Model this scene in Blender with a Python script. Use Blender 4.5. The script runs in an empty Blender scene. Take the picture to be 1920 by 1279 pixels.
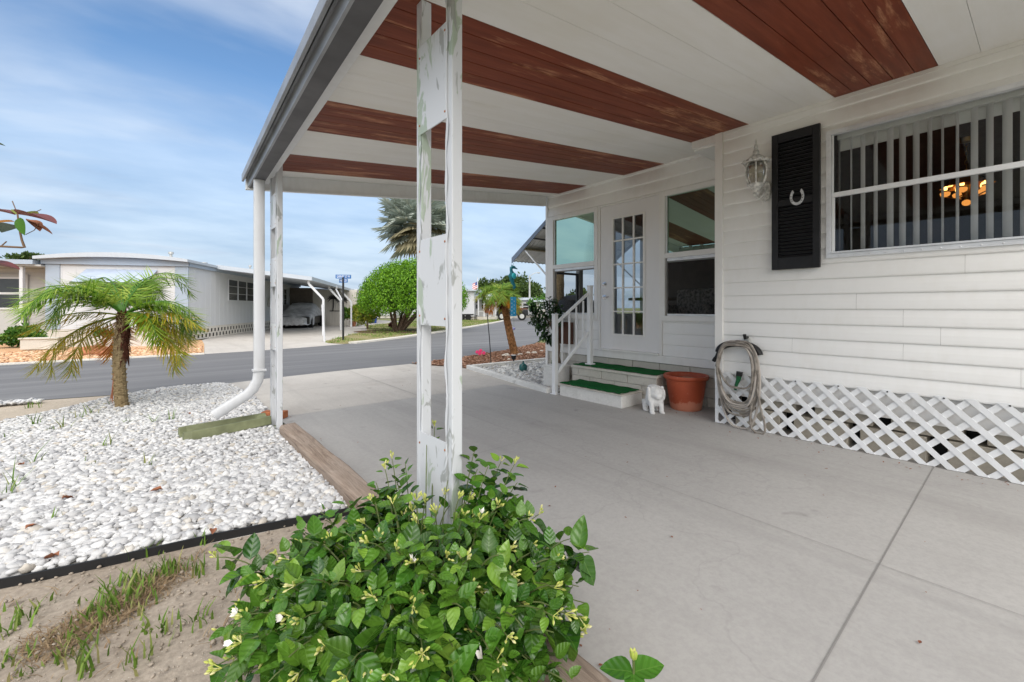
import bpy, bmesh, math, random
import numpy as np
from mathutils import Vector, Matrix, noise
random.seed(7); rng = np.random.default_rng(7)
scene = bpy.context.scene
COL = scene.collection
R = math.radians

# ---------------------------------------------------------------- camera
EYE = 1.15; FPX = 809.0; YAW = math.atan(670/809.0)
cam_d = bpy.data.cameras.new("camera"); cam = bpy.data.objects.new("camera", cam_d); COL.objects.link(cam)
cam.location = (0, 0, EYE); cam.rotation_euler = (R(90), 0, -YAW)
cam_d.sensor_width = 36; cam_d.lens = 36*FPX/1920
cam_d.shift_y = -62.5/1920
cam_d.clip_start = 0.05; cam_d.clip_end = 2000
scene.camera = cam
CS, CC = math.sin(YAW), math.cos(YAW)
def at(px, py, d):                       # a point seen at px,py and d metres deep
    t = (px-960)/FPX; k = -(py-577)/FPX
    return Vector((d*(CS+t*CC), d*(CC-t*CS), EYE+d*k))
def gp(px, py, z=0.0):                   # a point on the level z
    return at(px, py, (EYE-z)*FPX/(py-577))
# ---------------------------------------------------------------- light
SUN_EL, SUN_AZ = 39.0, 207.0             # the sun's height, and its compass side (from +Y over +X)
sv = Vector((math.sin(R(SUN_AZ))*math.cos(R(SUN_EL)), math.cos(R(SUN_AZ))*math.cos(R(SUN_EL)), math.sin(R(SUN_EL))))
ld = bpy.data.lights.new("sun", 'SUN'); ld.energy = 1.35; ld.angle = R(40); ld.color = (1, .98, .95)
lo = bpy.data.objects.new("sun", ld); COL.objects.link(lo); lo.location = (-4, -3, 9)
lo.rotation_euler = (-sv).to_track_quat('-Z', 'Y').to_euler()
world = bpy.data.worlds.new("World"); scene.world = world; world.use_nodes = True
def build_world():
    nt = world.node_tree; N = nt.nodes; L = nt.links; N.clear()
    out = N.new('ShaderNodeOutputWorld'); bg = N.new('ShaderNodeBackground')
    sky = N.new('ShaderNodeTexSky'); sky.sky_type = 'NISHITA'; sky.sun_disc = False
    sky.sun_elevation = R(SUN_EL); sky.sun_rotation = R(SUN_AZ); sky.air_density = 1.0; sky.dust_density = .6; sky.ozone_density = 2.0
    tc = N.new('ShaderNodeTexCoord'); sep = N.new('ShaderNodeSeparateXYZ'); L.new(tc.outputs['Generated'], sep.inputs[0])
    def mth(op, a, b=None, clamp=False):
        m = N.new('ShaderNodeMath'); m.operation = op; m.use_clamp = clamp
        for i, v in enumerate((a, b)):
            if v is None: continue
            if isinstance(v, (int, float)): m.inputs[i].default_value = v
            else: L.new(v, m.inputs[i])
        return m.outputs[0]
    z = mth('MAXIMUM', sep.outputs[2], 0.0)
    zz = mth('ADD', z, 0.16)
    u = mth('DIVIDE', sep.outputs[0], zz); v = mth('DIVIDE', sep.outputs[1], zz)
    comb = N.new('ShaderNodeCombineXYZ'); L.new(u, comb.inputs[0]); L.new(v, comb.inputs[1])
    mp = N.new('ShaderNodeMapping'); mp.inputs['Rotation'].default_value = (0, 0, R(52)); mp.inputs['Scale'].default_value = (.50, .84, 1); mp.inputs['Location'].default_value = (2.1, .35, 0)
    L.new(comb.outputs[0], mp.inputs[0])
    n1 = N.new('ShaderNodeTexNoise'); n1.inputs['Scale'].default_value = .85; n1.inputs['Detail'].default_value = 6; n1.inputs['Roughness'].default_value = .54; n1.inputs['Distortion'].default_value = .5
    L.new(mp.outputs[0], n1.inputs['Vector'])
    r1 = N.new('ShaderNodeValToRGB'); r1.color_ramp.elements[0].position = .40; r1.color_ramp.elements[1].position = .60
    L.new(n1.outputs[0], r1.inputs[0])
    n2 = N.new('ShaderNodeTexNoise'); n2.inputs['Scale'].default_value = 2.3; n2.inputs['Detail'].default_value = 6; n2.inputs['Roughness'].default_value = .55
    L.new(mp.outputs[0], n2.inputs['Vector'])
    r2 = N.new('ShaderNodeValToRGB'); r2.color_ramp.elements[0].color = (.36, .45, .61, 1); r2.color_ramp.elements[1].color = (.78, .84, .92, 1)
    r2.color_ramp.elements[0].position = .35; r2.color_ramp.elements[1].position = .62
    L.new(n2.outputs[0], r2.inputs[0])
    # brighter cloud on the sun's side and overhead, as under thin overcast
    dp = N.new('ShaderNodeVectorMath'); dp.operation = 'DOT_PRODUCT'; L.new(tc.outputs['Generated'], dp.inputs[0]); dp.inputs[1].default_value = sv
    gl = N.new('ShaderNodeMapRange'); gl.interpolation_type = 'SMOOTHSTEP'; L.new(dp.outputs['Value'], gl.inputs[0])
    gl.inputs[1].default_value = .1; gl.inputs[2].default_value = 1.0; gl.inputs[3].default_value = 0; gl.inputs[4].default_value = 1.0
    boost = mth('ADD', mth('MULTIPLY', gl.outputs[0], 1.3), 1.0)
    zn = N.new('ShaderNodeMapRange'); zn.interpolation_type = 'SMOOTHSTEP'; L.new(z, zn.inputs[0]); zn.inputs[1].default_value = .55; zn.inputs[2].default_value = .92; zn.inputs[3].default_value = 0; zn.inputs[4].default_value = .9
    wf = mth('MAXIMUM', gl.outputs[0], zn.outputs[0])
    wm = N.new('ShaderNodeMix'); wm.data_type = 'RGBA'; L.new(wf, wm.inputs[0]); L.new(r2.outputs[0], wm.inputs[6]); wm.inputs[7].default_value = (1.0, .965, .92, 1)
    cl = N.new('ShaderNodeVectorMath'); cl.operation = 'SCALE'; L.new(wm.outputs[2], cl.inputs[0]); L.new(boost, cl.inputs['Scale'])
    # haze band on the horizon thickens the cloud cover
    hz = N.new('ShaderNodeMapRange'); L.new(z, hz.inputs[0]); hz.inputs[1].default_value = 0; hz.inputs[2].default_value = .42; hz.inputs[3].default_value = .97; hz.inputs[4].default_value = 0
    cov = mth('MAXIMUM', mth('ADD', mth('MULTIPLY', r1.outputs[0], .86), mth('MULTIPLY', mth('MAXIMUM', gl.outputs[0], zn.outputs[0]), .8), True), hz.outputs[0])
    skc = N.new('ShaderNodeVectorMath'); skc.operation = 'MULTIPLY'; L.new(sky.outputs[0], skc.inputs[0]); skc.inputs[1].default_value = (.115, .138, .150)
    mx = N.new('ShaderNodeMix'); mx.data_type = 'RGBA'; L.new(cov, mx.inputs[0]); L.new(skc.outputs[0], mx.inputs[6]); L.new(cl.outputs[0], mx.inputs[7])
    m2 = N.new('ShaderNodeMix'); m2.data_type = 'RGBA'; L.new(mth('MULTIPLY', hz.outputs[0], .75), m2.inputs[0]); L.new(mx.outputs[2], m2.inputs[6]); m2.inputs[7].default_value = (.42, .53, .66, 1)
    L.new(m2.outputs[2], bg.inputs[0]); bg.inputs[1].default_value = 1.0
    L.new(bg.outputs[0], out.inputs[0])
build_world()
vs = scene.view_settings; vs.view_transform = 'Standard'; vs.look = 'None'; vs.exposure = 0.30; vs.gamma = 1; vs.use_curve_mapping = False
scene.render.film_transparent = False
cy = scene.cycles; cy.max_bounces = 10; cy.diffuse_bounces = 6; cy.transparent_max_bounces = 12; cy.use_denoising = True

# ---------------------------------------------------------------- materials
MATS = {}
class NT:
    def __init__(s, name, rough=.6, spec=.3, metal=0):
        m = bpy.data.materials.new(name); m.use_nodes = True; s.m = m; s.t = m.node_tree; s.N = s.t.nodes; s.L = s.t.links
        s.b = s.N['Principled BSDF']; s.b.inputs['Roughness'].default_value = rough; s.b.inputs['Specular IOR Level'].default_value = spec; s.b.inputs['Metallic'].default_value = metal
        s.tc = s.N.new('ShaderNodeTexCoord'); s.co = s.tc.outputs['Object']; MATS[name] = m
    def col(s, c): s.b.inputs['Base Color'].default_value = (*c, 1) if len(c) == 3 else c
    def link(s, a, b): s.L.new(a, b)
    def scaled(s, sc, rot=(0,0,0), src=None):
        mp = s.N.new('ShaderNodeMapping'); mp.inputs['Scale'].default_value = sc; mp.inputs['Rotation'].default_value = rot; s.L.new(src or s.co, mp.inputs[0]); return mp.outputs[0]
    def noise(s, scale, detail=4, rough=.55, vec=None, dist=0):
        n = s.N.new('ShaderNodeTexNoise'); n.inputs['Scale'].default_value = scale; n.inputs['Detail'].default_value = detail; n.inputs['Roughness'].default_value = rough; n.inputs['Distortion'].default_value = dist
        s.L.new(vec or s.co, n.inputs['Vector']); return n.outputs[0]
    def voro(s, scale, vec=None, feature='F1'):
        n = s.N.new('ShaderNodeTexVoronoi'); n.inputs['Scale'].default_value = scale; n.feature = feature; s.L.new(vec or s.co, n.inputs['Vector']); return n
    def ramp(s, fac, stops):
        r = s.N.new('ShaderNodeValToRGB'); e = r.color_ramp.elements
        while len(e) < len(stops): e.new(.5)
        for i, (p, c) in enumerate(stops):
            e[i].position = p; e[i].color = (*c, 1) if not isinstance(c, (int, float)) else (c, c, c, 1)
        s.L.new(fac, r.inputs[0]); return r.outputs[0]
    def mix(s, fac, a, b, mode='MIX'):
        m = s.N.new('ShaderNodeMix'); m.data_type = 'RGBA'; m.blend_type = mode
        for i, v in ((0, fac), (6, a), (7, b)):
            if isinstance(v, (int, float)): m.inputs[i].default_value = v
            elif isinstance(v, tuple): m.inputs[i].default_value = (*v, 1)
            else: s.L.new(v, m.inputs[i])
        return m.outputs[2]
    def base(s, c): s.L.new(c, s.b.inputs['Base Color'])
    def bump(s, h, strength=.3, dist=.01):
        b = s.N.new('ShaderNodeBump'); b.inputs['Strength'].default_value = strength; b.inputs['Distance'].default_value = dist
        s.L.new(h, b.inputs['Height'])
        src = s.b.inputs['Normal']
        if src.is_linked: s.L.new(src.links[0].from_socket, b.inputs['Normal'])
        s.L.new(b.outputs[0], src)
    def island(s): return s.N.new('ShaderNodeNewGeometry').outputs['Random Per Island']
    def math(s, op, a, b):
        m = s.N.new('ShaderNodeMath'); m.operation = op
        for i, v in enumerate((a, b)):
            if isinstance(v, (int, float)): m.inputs[i].default_value = v
            else: s.L.new(v, m.inputs[i])
        return m.outputs[0]

def simple(name, c, rough=.55, spec=.3, metal=0, var=.08, scale=6, bump=0, bscale=60):
    k = NT(name, rough, spec, metal)
    n = k.noise(scale, 5)
    d = tuple(max(0, x*(1-var*2)) for x in c); e = tuple(min(1, x*(1+var)) for x in c)
    k.base(k.ramp(n, [(.3, d), (.7, e)]))
    if bump: k.bump(k.noise(bscale, 4), bump, .004)
    return k.m

def m_painted(name, c, grime=(.42,.40,.34), amount=.35, rough=.45):
    k = NT(name, rough, .35)
    n = k.noise(1.7, 6, .6); f = k.noise(14, 5, .6, k.scaled((1, 1, .35)))
    a = k.ramp(k.math('MULTIPLY', n, f), [(.22, 0.0), (.42, 1.0)])
    k.base(k.mix(k.math('MULTIPLY', a, amount), c, grime)); k.bump(k.noise(9, 3), .08, .006); return k.m
m_painted('siding', (.79,.785,.77), (.68,.66,.61), .30, .42)
m_painted('white_trim', (.76,.75,.73), (.58,.55,.5), .25, .4)
m_painted('white_metal', (.74,.75,.76), (.5,.5,.48), .3, .35)
m_painted('door_paint', (.73,.72,.72), (.6,.58,.56), .15, .38)
m_painted('far_white', (.58,.59,.61), (.64,.64,.62), .3, .5)
m_painted('far_grey', (.34,.40,.48), (.30,.34,.40), .3, .5)
m_painted('far_roof', (.46,.50,.55), (.38,.41,.45), .4, .5)
m_painted('far_cream', (.45,.45,.44), (.5,.47,.4), .3, .55)
m_painted('far_tan', (.55,.52,.47), (.45,.42,.36), .3, .55)
def m_ceiling_white():
    k = NT('ceiling_white', .5, .25)
    v = k.scaled((.5, 6, 6)); n = k.noise(2.2, 6, .6, v); w = k.noise(1.1, 3)
    c = k.mix(k.ramp(n, [(.35, 0.0), (.75, .55)]), (.82,.81,.785), (.74,.72,.66))
    c = k.mix(k.ramp(w, [(.5, 0.0), (.8, .4)]), c, (.70,.67,.57)); k.base(c)
    g = k.noise(3, 2, .5, k.scaled((.2, 30, 1))); k.bump(g, .06, .004)
m_ceiling_white()
def m_ceiling_brown():
    k = NT('ceiling_brown', .48, .22)
    v = k.scaled((.9, 9, 3)); n = k.noise(1.3, 8, .68, v, .3)
    p = k.noise(.9, 5, .6, k.scaled((1.0, 2.2, 1)))
    worn = k.ramp(k.math('MULTIPLY', n, p), [(.283, 0.0), (.345, .9)])
    b = k.ramp(k.noise(2, 6, .6, k.scaled((.7, 12, 4))), [(.25, (.125,.026,.011)), (.55, (.195,.043,.018)), (.8, (.26,.072,.034))])
    fine = k.ramp(k.noise(26, 4, .7, k.scaled((.35, 4, 2))), [(.35, .25), (.62, 1.0)])
    k.base(k.mix(k.math('MULTIPLY', worn, fine), b, (.50,.23,.12)))
    k.bump(k.noise(20, 4, .6, k.scaled((.2, 5, 2))), .15, .004)
m_ceiling_brown()
def m_concrete(name, a, b, stain, sc=1.0):
    k = NT(name, .78, .25)
    n = k.noise(.55*sc, 7, .6); f = k.noise(45, 6, .7); s_ = k.noise(1.6*sc, 5, .65, k.scaled((1, .6, 1)), .6)
    c = k.mix(k.ramp(n, [(.3, 0.0), (.7, 1.0)]), a, b)
    c = k.mix(k.ramp(s_, [(.52, 0.0), (.74, .55)]), c, stain)
    c = k.mix(k.ramp(f, [(.35, .22), (.6, 0.0)]), c, tuple(x*.55 for x in a))
    v = k.voro(38); c = k.mix(k.ramp(v.outputs[0], [(.02, .35), (.07, 0.0)]), c, tuple(x*.5 for x in a))
    wv = k.N.new('ShaderNodeVectorMath'); nn = k.N.new('ShaderNodeTexNoise'); nn.inputs['Scale'].default_value = 2.2; nn.inputs['Detail'].default_value = 5; k.L.new(k.co, nn.inputs['Vector']); wv.operation = 'ADD'; k.L.new(k.co, wv.inputs[0]); k.L.new(nn.outputs['Color'], wv.inputs[1])
    cr = k.voro(.33*sc, wv.outputs[0], 'DISTANCE_TO_EDGE'); c = k.mix(k.ramp(cr.outputs[0], [(.0, .16), (.0016, 0.0)]), c, tuple(x*.45 for x in a))
    ty = k.noise(1.1, 6, .7, k.scaled((2.2, .16, 1))); c = k.mix(k.ramp(ty, [(.50, 0.0), (.72, .5)]), c, tuple(x*.72 for x in a))
    bl = k.voro(1.3, wv.outputs[0]); c = k.mix(k.ramp(bl.outputs[0], [(.02, .5), (.10, 0.0)]), c, tuple(x*.62 for x in stain))
    k.base(c); k.bump(f, .10, .003); k.bump(n, .1, .01); return k.m
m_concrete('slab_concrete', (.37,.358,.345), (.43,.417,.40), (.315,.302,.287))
m_concrete('drive_concrete', (.44,.412,.38), (.52,.49,.452), (.37,.33,.29), 1.6)
m_concrete('step_concrete', (.52,.49,.43), (.60,.57,.51), (.40,.37,.32), 2.5)
m_concrete('kerb_concrete', (.56,.53,.47), (.64,.61,.55), (.44,.41,.36), 2)
m_concrete('block_tan', (.54,.49,.41), (.62,.57,.48), (.36,.33,.27), 4)
m_concrete('white_block', (.66,.65,.62), (.74,.73,.70), (.5,.48,.44), 5)
def m_asphalt():
    k = NT('asphalt', .75, .3)
    st = k.noise(.9, 7, .65, k.scaled((.10, 1.9, 1), (0, 0, R(-4)))); f = k.noise(160, 4, .8); n = k.noise(.4, 5)
    c = k.ramp(st, [(.28, (.125,.125,.130)), (.5, (.17,.17,.175)), (.72, (.25,.25,.25))])
    c = k.mix(k.ramp(f, [(.4, .35), (.65, 0.0)]), c, (.07,.07,.075))
    c = k.mix(k.ramp(n, [(.55, 0.0), (.75, .3)]), c, (.22,.22,.22))
    k.base(c); k.bump(f, .25, .004)
m_asphalt()
def m_soil(name, a, b, dot=(.7,.68,.62), dots=.6):
    k = NT(name, .9, .1)
    n = k.noise(2.2, 8, .65); g = k.noise(40, 5, .75)
    c = k.ramp(n, [(.3, a), (.7, b)]); c = k.mix(k.ramp(g, [(.35, .5), (.6, 0.0)]), c, tuple(x*.55 for x in a))
    v = k.voro(55); c = k.mix(k.ramp(v.outputs[0], [(.05, dots), (.11, 0.0)]), c, dot)
    k.base(c); k.bump(g, .5, .008); k.bump(n, .4, .03); return k.m
m_soil('dirt', (.28,.235,.19), (.41,.355,.295))
m_soil('sand', (.42,.36,.29), (.52,.45,.37), (.6,.55,.48), .3)
m_soil('mulch_soil', (.13,.075,.05), (.22,.13,.09), (.4,.28,.2), .5)
m_soil('earth', (.16,.19,.07), (.28,.27,.15), (.4,.36,.26), .3)
m_soil('lawn_soil', (.20,.19,.07), (.38,.32,.20), (.45,.4,.3), .3)
m_soil('orange_stones', (.52,.30,.16), (.70,.46,.28), (.80,.62,.42), .7)
def m_islands(name, stops, rough=.6, spec=.3, trans=0, bump=0, bscale=50, mottle=.25):
    k = NT(name, rough, spec)
    c = k.ramp(k.island(), stops)
    if mottle: c = k.mix(k.ramp(k.noise(bscale*.4, 4), [(.35, mottle), (.65, 0.0)]), c, tuple(x*.6 for x in stops[0][1]))
    k.base(c)
    if trans:
        t = k.N.new('ShaderNodeBsdfTranslucent'); k.L.new(c, t.inputs[0]); ms = k.N.new('ShaderNodeMixShader'); ms.inputs[0].default_value = trans
        out = k.N['Material Output']; k.L.new(k.b.outputs[0], ms.inputs[1]); k.L.new(t.outputs[0], ms.inputs[2]); k.L.new(ms.outputs[0], out.inputs[0])
    if bump: k.bump(k.noise(bscale, 4, .7), bump, .004)
    return k.m
m_islands('white_stone', [(0, (.37,.37,.38)), (.35, (.53,.53,.535)), (.88, (.68,.68,.68)), (.95, (.58,.54,.48)), (1, (.44,.40,.35))], .85, .1, 0, .6, 45, .3)
m_islands('bark_chip', [(0, (.16,.075,.045)), (.5, (.30,.16,.10)), (1, (.46,.30,.22))], .85, .1)
m_islands('jasmine_leaf', [(0, (.010,.045,.006)), (.45, (.026,.105,.010)), (.8, (.07,.20,.020)), (1, (.20,.34,.045))], .26, .5, .2, .25, 55, .2)
def jasmine_veins():
    m = MATS['jasmine_leaf']; nt = m.node_tree; N, L = nt.nodes, nt.links; b = N['Principled BSDF']; src = b.inputs['Base Color'].links[0].from_socket
    at_ = N.new('ShaderNodeAttribute'); at_.attribute_name = 'leaf'; sp = N.new('ShaderNodeSeparateXYZ'); L.new(at_.outputs['Vector'], sp.inputs[0])
    def mm(op, a, c=None):
        q = N.new('ShaderNodeMath'); q.operation = op
        for i, v in enumerate((a, c)):
            if v is None: continue
            if isinstance(v, (int, float)): q.inputs[i].default_value = v
            else: L.new(v, q.inputs[i])
        return q.outputs[0]
    ay = mm('ABSOLUTE', sp.outputs[1]); mid = mm('LESS_THAN', ay, .016)
    ph = mm('SINE', mm('MULTIPLY', mm('SUBTRACT', sp.outputs[0], mm('MULTIPLY', ay, .9)), 27.0)); side = mm('MULTIPLY', mm('GREATER_THAN', ph, .93), .35); vein = mm('MAXIMUM', mid, side)
    mx = N.new('ShaderNodeMix'); mx.data_type = 'RGBA'; mx.blend_type = 'MIX'; ag = N.new('ShaderNodeAttribute'); ag.attribute_name = 'age'; am = N.new('ShaderNodeMapRange'); am.interpolation_type = 'SMOOTHSTEP'; L.new(ag.outputs['Fac'], am.inputs[0]); am.inputs[1].default_value = .55; am.inputs[2].default_value = 1.05; am.inputs[3].default_value = 0; am.inputs[4].default_value = .42
    yg = N.new('ShaderNodeMix'); yg.data_type = 'RGBA'; L.new(am.outputs[0], yg.inputs[0]); L.new(src, yg.inputs[6]); yg.inputs[7].default_value = (.19, .36, .035, 1); src = yg.outputs[2]
    L.new(mm('MULTIPLY', vein, .32), mx.inputs[0]); L.new(src, mx.inputs[6]); mx.inputs[7].default_value = (.16, .30, .06, 1); L.new(mx.outputs[2], b.inputs['Base Color'])
    bp = N.new('ShaderNodeBump'); bp.inputs['Strength'].default_value = .22; bp.inputs['Distance'].default_value = .003; L.new(ph, bp.inputs['Height']); L.new(bp.outputs[0], b.inputs['Normal'])
jasmine_veins()
m_islands('tree_leaf', [(0, (.055,.15,.006)), (.5, (.12,.29,.010)), (1, (.23,.43,.03))], .5, .3, .25, 0, 6, .1)
m_islands('dark_leaf', [(0, (.012,.035,.010)), (.6, (.025,.07,.016)), (1, (.06,.14,.03))], .35, .45, .15)
m_islands('oak_leaf', [(0, (.035,.06,.015)), (.6, (.06,.11,.025)), (1, (.11,.16,.04))], .6, .25, .2)
m_islands('shrub_leaf', [(0, (.03,.10,.012)), (.6, (.07,.19,.02)), (1, (.18,.30,.05))], .5, .3, .2)
m_islands('yellow_leaf', [(0, (.10,.19,.02)), (.6, (.24,.28,.03)), (1, (.42,.38,.05))], .5, .3, .2)
m_islands('palm_green', [(0, (.11,.23,.015)), (.5, (.23,.38,.035)), (1, (.42,.50,.08))], .42, .4, .3)
m_islands('palm_yellow', [(0, (.28,.34,.03)), (.55, (.52,.43,.035)), (1, (.60,.34,.035))], .45, .35, .3)
m_islands('palm_orange', [(0, (.45,.13,.02)), (.5, (.60,.24,.03)), (1, (.60,.36,.05))], .45, .35, .3)
m_islands('fan_leaf', [(0, (.30,.35,.31)), (.6, (.43,.48,.43)), (1, (.52,.53,.44))], .5, .3, .15)
m_islands('fan_old', [(0, (.24,.21,.12)), (1, (.38,.34,.22))], .6, .2, .1)
m_islands('grass_blade', [(0, (.08,.16,.02)), (.6, (.16,.26,.04)), (1, (.36,.32,.14))], .6, .2, .2)
m_islands('lawn_blade', [(0, (.08,.18,.02)), (.4, (.15,.28,.04)), (.75, (.30,.30,.11)), (1, (.42,.36,.2))], .6, .2, .2)
m_islands('dry_grass', [(0, (.20,.13,.075)), (1, (.34,.26,.16))], .8, .1)
m_islands('red_leaf', [(0, (.09,.018,.018)), (.6, (.15,.03,.025)), (1, (.22,.06,.03))], .45, .35, .2)
m_islands('dead_leaf', [(0, (.20,.07,.04)), (1, (.35,.16,.09))], .8, .1)
m_islands('bud', [(0, (.36,.46,.08)), (.6, (.55,.56,.14)), (1, (.75,.70,.40))], .5, .3, .2, mottle=0)
simple('petal', (.85,.82,.76), .5, .3, 0, .03)
simple('pink_petal', (.75,.04,.16), .5, .3, 0, .1)
simple('stem', (.10,.13,.04), .6); simple('brown_stem', (.16,.10,.06), .7)
simple('bark', (.17,.12,.085), .9, .1, 0, .3, 14, .6, 30)
def m_palm_bark():
    k = NT('palm_bark', .9, .1)
    w = k.noise(22, 5, .7, k.scaled((1, 1, 3))); c = k.ramp(w, [(.3, (.10,.072,.04)), (.55, (.24,.18,.10)), (.75, (.36,.29,.18))]); k.base(c); k.bump(w, .7, .015)
m_palm_bark()
simple('fibre', (.075,.03,.02), .95, .05, 0, .3, 25, .6, 60)
simple('orange_bark', (.30,.15,.065), .9, .1, 0, .3, 20, .6, 50)
def m_timber():
    k = NT('timber', .85, .12)
    g = k.noise(5, 9, .72, k.scaled((9, .55, 9)), 1.2); n = k.noise(1.4, 4)
    c = k.ramp(g, [(.28, (.12,.085,.065)), (.47, (.27,.205,.16)), (.62, (.36,.29,.235)), (.8, (.22,.165,.13))])
    c = k.mix(k.ramp(n, [(.45, 0.0), (.7, .4)]), c, (.33,.29,.26)); k.base(c); k.bump(g, .8, .01)
m_timber()
def m_post():
    k = NT('post_paint', .42, .35)
    n = k.noise(9, 5, .6, k.scaled((1, 1, .32)), .8); n2 = k.noise(3.2, 4, .6, k.scaled((1, 1, .5)))
    green = k.ramp(k.math('MULTIPLY', n, n2), [(.318, 0.0), (.332, .9)])
    dark = k.ramp(k.noise(11, 4, .6, k.scaled((1, 1, .3)), 1.0), [(.61, 0.0), (.64, .8)])
    c = k.mix(green, (.60,.615,.64), (.36,.43,.34)); c = k.mix(dark, c, (.30,.31,.30)); k.base(c); k.bump(n, .2, .004)
m_post()
m_painted('downspout_paint', (.56,.57,.59), (.42,.42,.41), .4, .4); simple('gutter_metal', (.30,.315,.34), .42, .5, .3, .15, 3); simple('gutter_under_shade', (.10,.10,.108), .5, .4, .2, .2, 3); simple('dark_metal', (.10,.105,.115), .45, .5, .4)
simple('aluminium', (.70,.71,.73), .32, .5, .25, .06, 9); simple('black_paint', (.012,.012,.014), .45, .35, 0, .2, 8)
simple('black_plastic', (.015,.015,.016), .5); simple('black_iron', (.02,.02,.02), .5)
simple('steel', (.6,.6,.6), .25, .5, 1); simple('horseshoe_metal', (.62,.63,.65), .5, .4, .4, .15, 30)
def m_carpet():
    k = NT('green_carpet', .95, .05); f = k.noise(160, 3, .8); n = k.noise(3, 4)
    k.base(k.mix(k.ramp(n, [(.4, 0.0), (.7, .4)]), k.ramp(f, [(.3, (.008,.07,.018)), (.7, (.02,.15,.045))]), (.03,.10,.04))); k.bump(f, .8, .008)
m_carpet()
def m_terracotta():
    k = NT('terracotta', .5, .35)
    n = k.noise(7, 5, .6); zz = k.N.new('ShaderNodeSeparateXYZ'); k.L.new(k.co, zz.inputs[0])
    low = k.ramp(k.math('ADD', k.math('MULTIPLY', zz.outputs[2], -4.0), n), [(.02, 0.0), (.1, 1.0)])
    c = k.ramp(k.noise(4, 5), [(.3, (.30,.055,.022)), (.7, (.42,.085,.035))])
    c = k.mix(k.math('MULTIPLY', low, .8), c, (.46,.19,.12))
    sp = k.ramp(k.noise(24, 6, .7), [(.62, 0.0), (.7, .6)]); k.base(k.mix(sp, c, (.52,.26,.18))); k.bump(n, .15, .005)
m_terracotta()
simple('soil_mix', (.30,.20,.13), .95, .05, 0, .3, 30, .7, 60); simple('coir', (.24,.13,.07), .95, .05, 0, .3, 40, .8, 70)
simple('statue_white', (.70,.70,.69), .75, .2, 0, .08, 18, .3, 60); simple('pale_rock', (.60,.54,.47), .85, .1, 0, .2, 12, .5, 20)
simple('rust_rock', (.40,.17,.09), .85, .1, 0, .25, 8, .5, 20)
simple('brick_orange', (.46,.17,.08), .85, .1, 0, .25, 14, .5, 60)
simple('splash_green', (.17,.185,.10), .6, .3, 0, .2, 7, .2, 30)
def m_hose():
    k = NT('hose_rubber', .5, .35); k.base(k.ramp(k.noise(18, 3), [(.4, (.17,.15,.13)), (.6, (.29,.26,.225))]))
m_hose()
simple('hose_pale', (.42,.38,.34), .5); simple('nozzle_green', (.01,.10,.035), .4)
simple('cover_silver', (.60,.60,.61), .55, .4, .15, .2, 3, .5, 8); simple('car_black', (.01,.01,.012), .3, .5)
simple('tyre_rubber', (.012,.012,.012), .8); simple('sign_blue', (.03,.13,.36), .4); simple('sign_white', (.8,.82,.85), .4)
simple('bin_blue', (.02,.06,.25), .4); simple('teal_metal', (.01,.16,.20), .35, .5, .3); simple('teal_bright', (.05,.55,.62), .35, .5)
simple('windsock_blue', (.02,.28,.50), .6); simple('purple_glass', (.35,.33,.65), .2, .6); simple('ball_teal', (.012,.10,.095), .25, .5, 0, .25, 30)
simple('flag_red', (.55,.12,.12), .8); simple('flag_white', (.75,.72,.72), .8); simple('flag_blue', (.08,.1,.25), .8)
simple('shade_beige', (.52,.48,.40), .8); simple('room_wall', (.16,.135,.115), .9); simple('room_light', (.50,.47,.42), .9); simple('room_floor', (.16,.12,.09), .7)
simple('blind_white', (.84,.84,.83), .6, .25, 0, .05, 3); simple('awning_white', (.70,.69,.66), .5, .3, 0, .08, 4); simple('awning_blue', (.16,.20,.27), .5); simple('awning_olive', (.24,.21,.12), .5)
simple('awning_pale', (.40,.46,.57), .5, .3, 0, .05, 4); simple('brown_box', (.10,.045,.03), .7); simple('brass', (.42,.27,.10), .3, .5, .9); simple('galvanised', (.48,.48,.46), .5, .4, .5)
simple('patterned_cloth', (.42,.38,.34), .9, .1, 0, .4, 25); simple('concrete_grey', (.38,.37,.35), .8)
def m_breeze():
    k = NT('breeze_block', .85, .15)
    ch = k.N.new('ShaderNodeTexVoronoi'); ch.inputs['Randomness'].default_value = .12; ch.inputs['Scale'].default_value = 6.2
    k.L.new(k.co, ch.inputs['Vector'])
    k.base(k.ramp(k.noise(4, 3), [(.3, (.58,.54,.48)), (.7, (.68,.64,.58))]))
m_breeze()
def m_glass(name, tint, refl_tint, f0, dark=.0, rough=.01):
    k = NT(name); N = k.N; L = k.L; out = N['Material Output']
    tr = N.new('ShaderNodeBsdfTransparent'); tr.inputs[0].default_value = (*tint, 1)
    gl = N.new('ShaderNodeBsdfGlossy'); gl.inputs[0].default_value = (*refl_tint, 1); gl.inputs['Roughness'].default_value = rough
    fr = N.new('ShaderNodeFresnel'); fr.inputs['IOR'].default_value = 1.5
    ad = k.math('ADD', fr.outputs[0], f0); ms = N.new('ShaderNodeMixShader'); L.new(ad, ms.inputs[0]); L.new(tr.outputs[0], ms.inputs[1]); L.new(gl.outputs[0], ms.inputs[2]); L.new(ms.outputs[0], out.inputs[0])
m_glass('clear_glass', (.82,.84,.84), (.55,.57,.60), .02)
m_glass('door_glass', (.45,.48,.50), (.8,.85,.9), .05)
m_glass('green_glass', (.20,.34,.27), (.44,.60,.48), .50)
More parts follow.
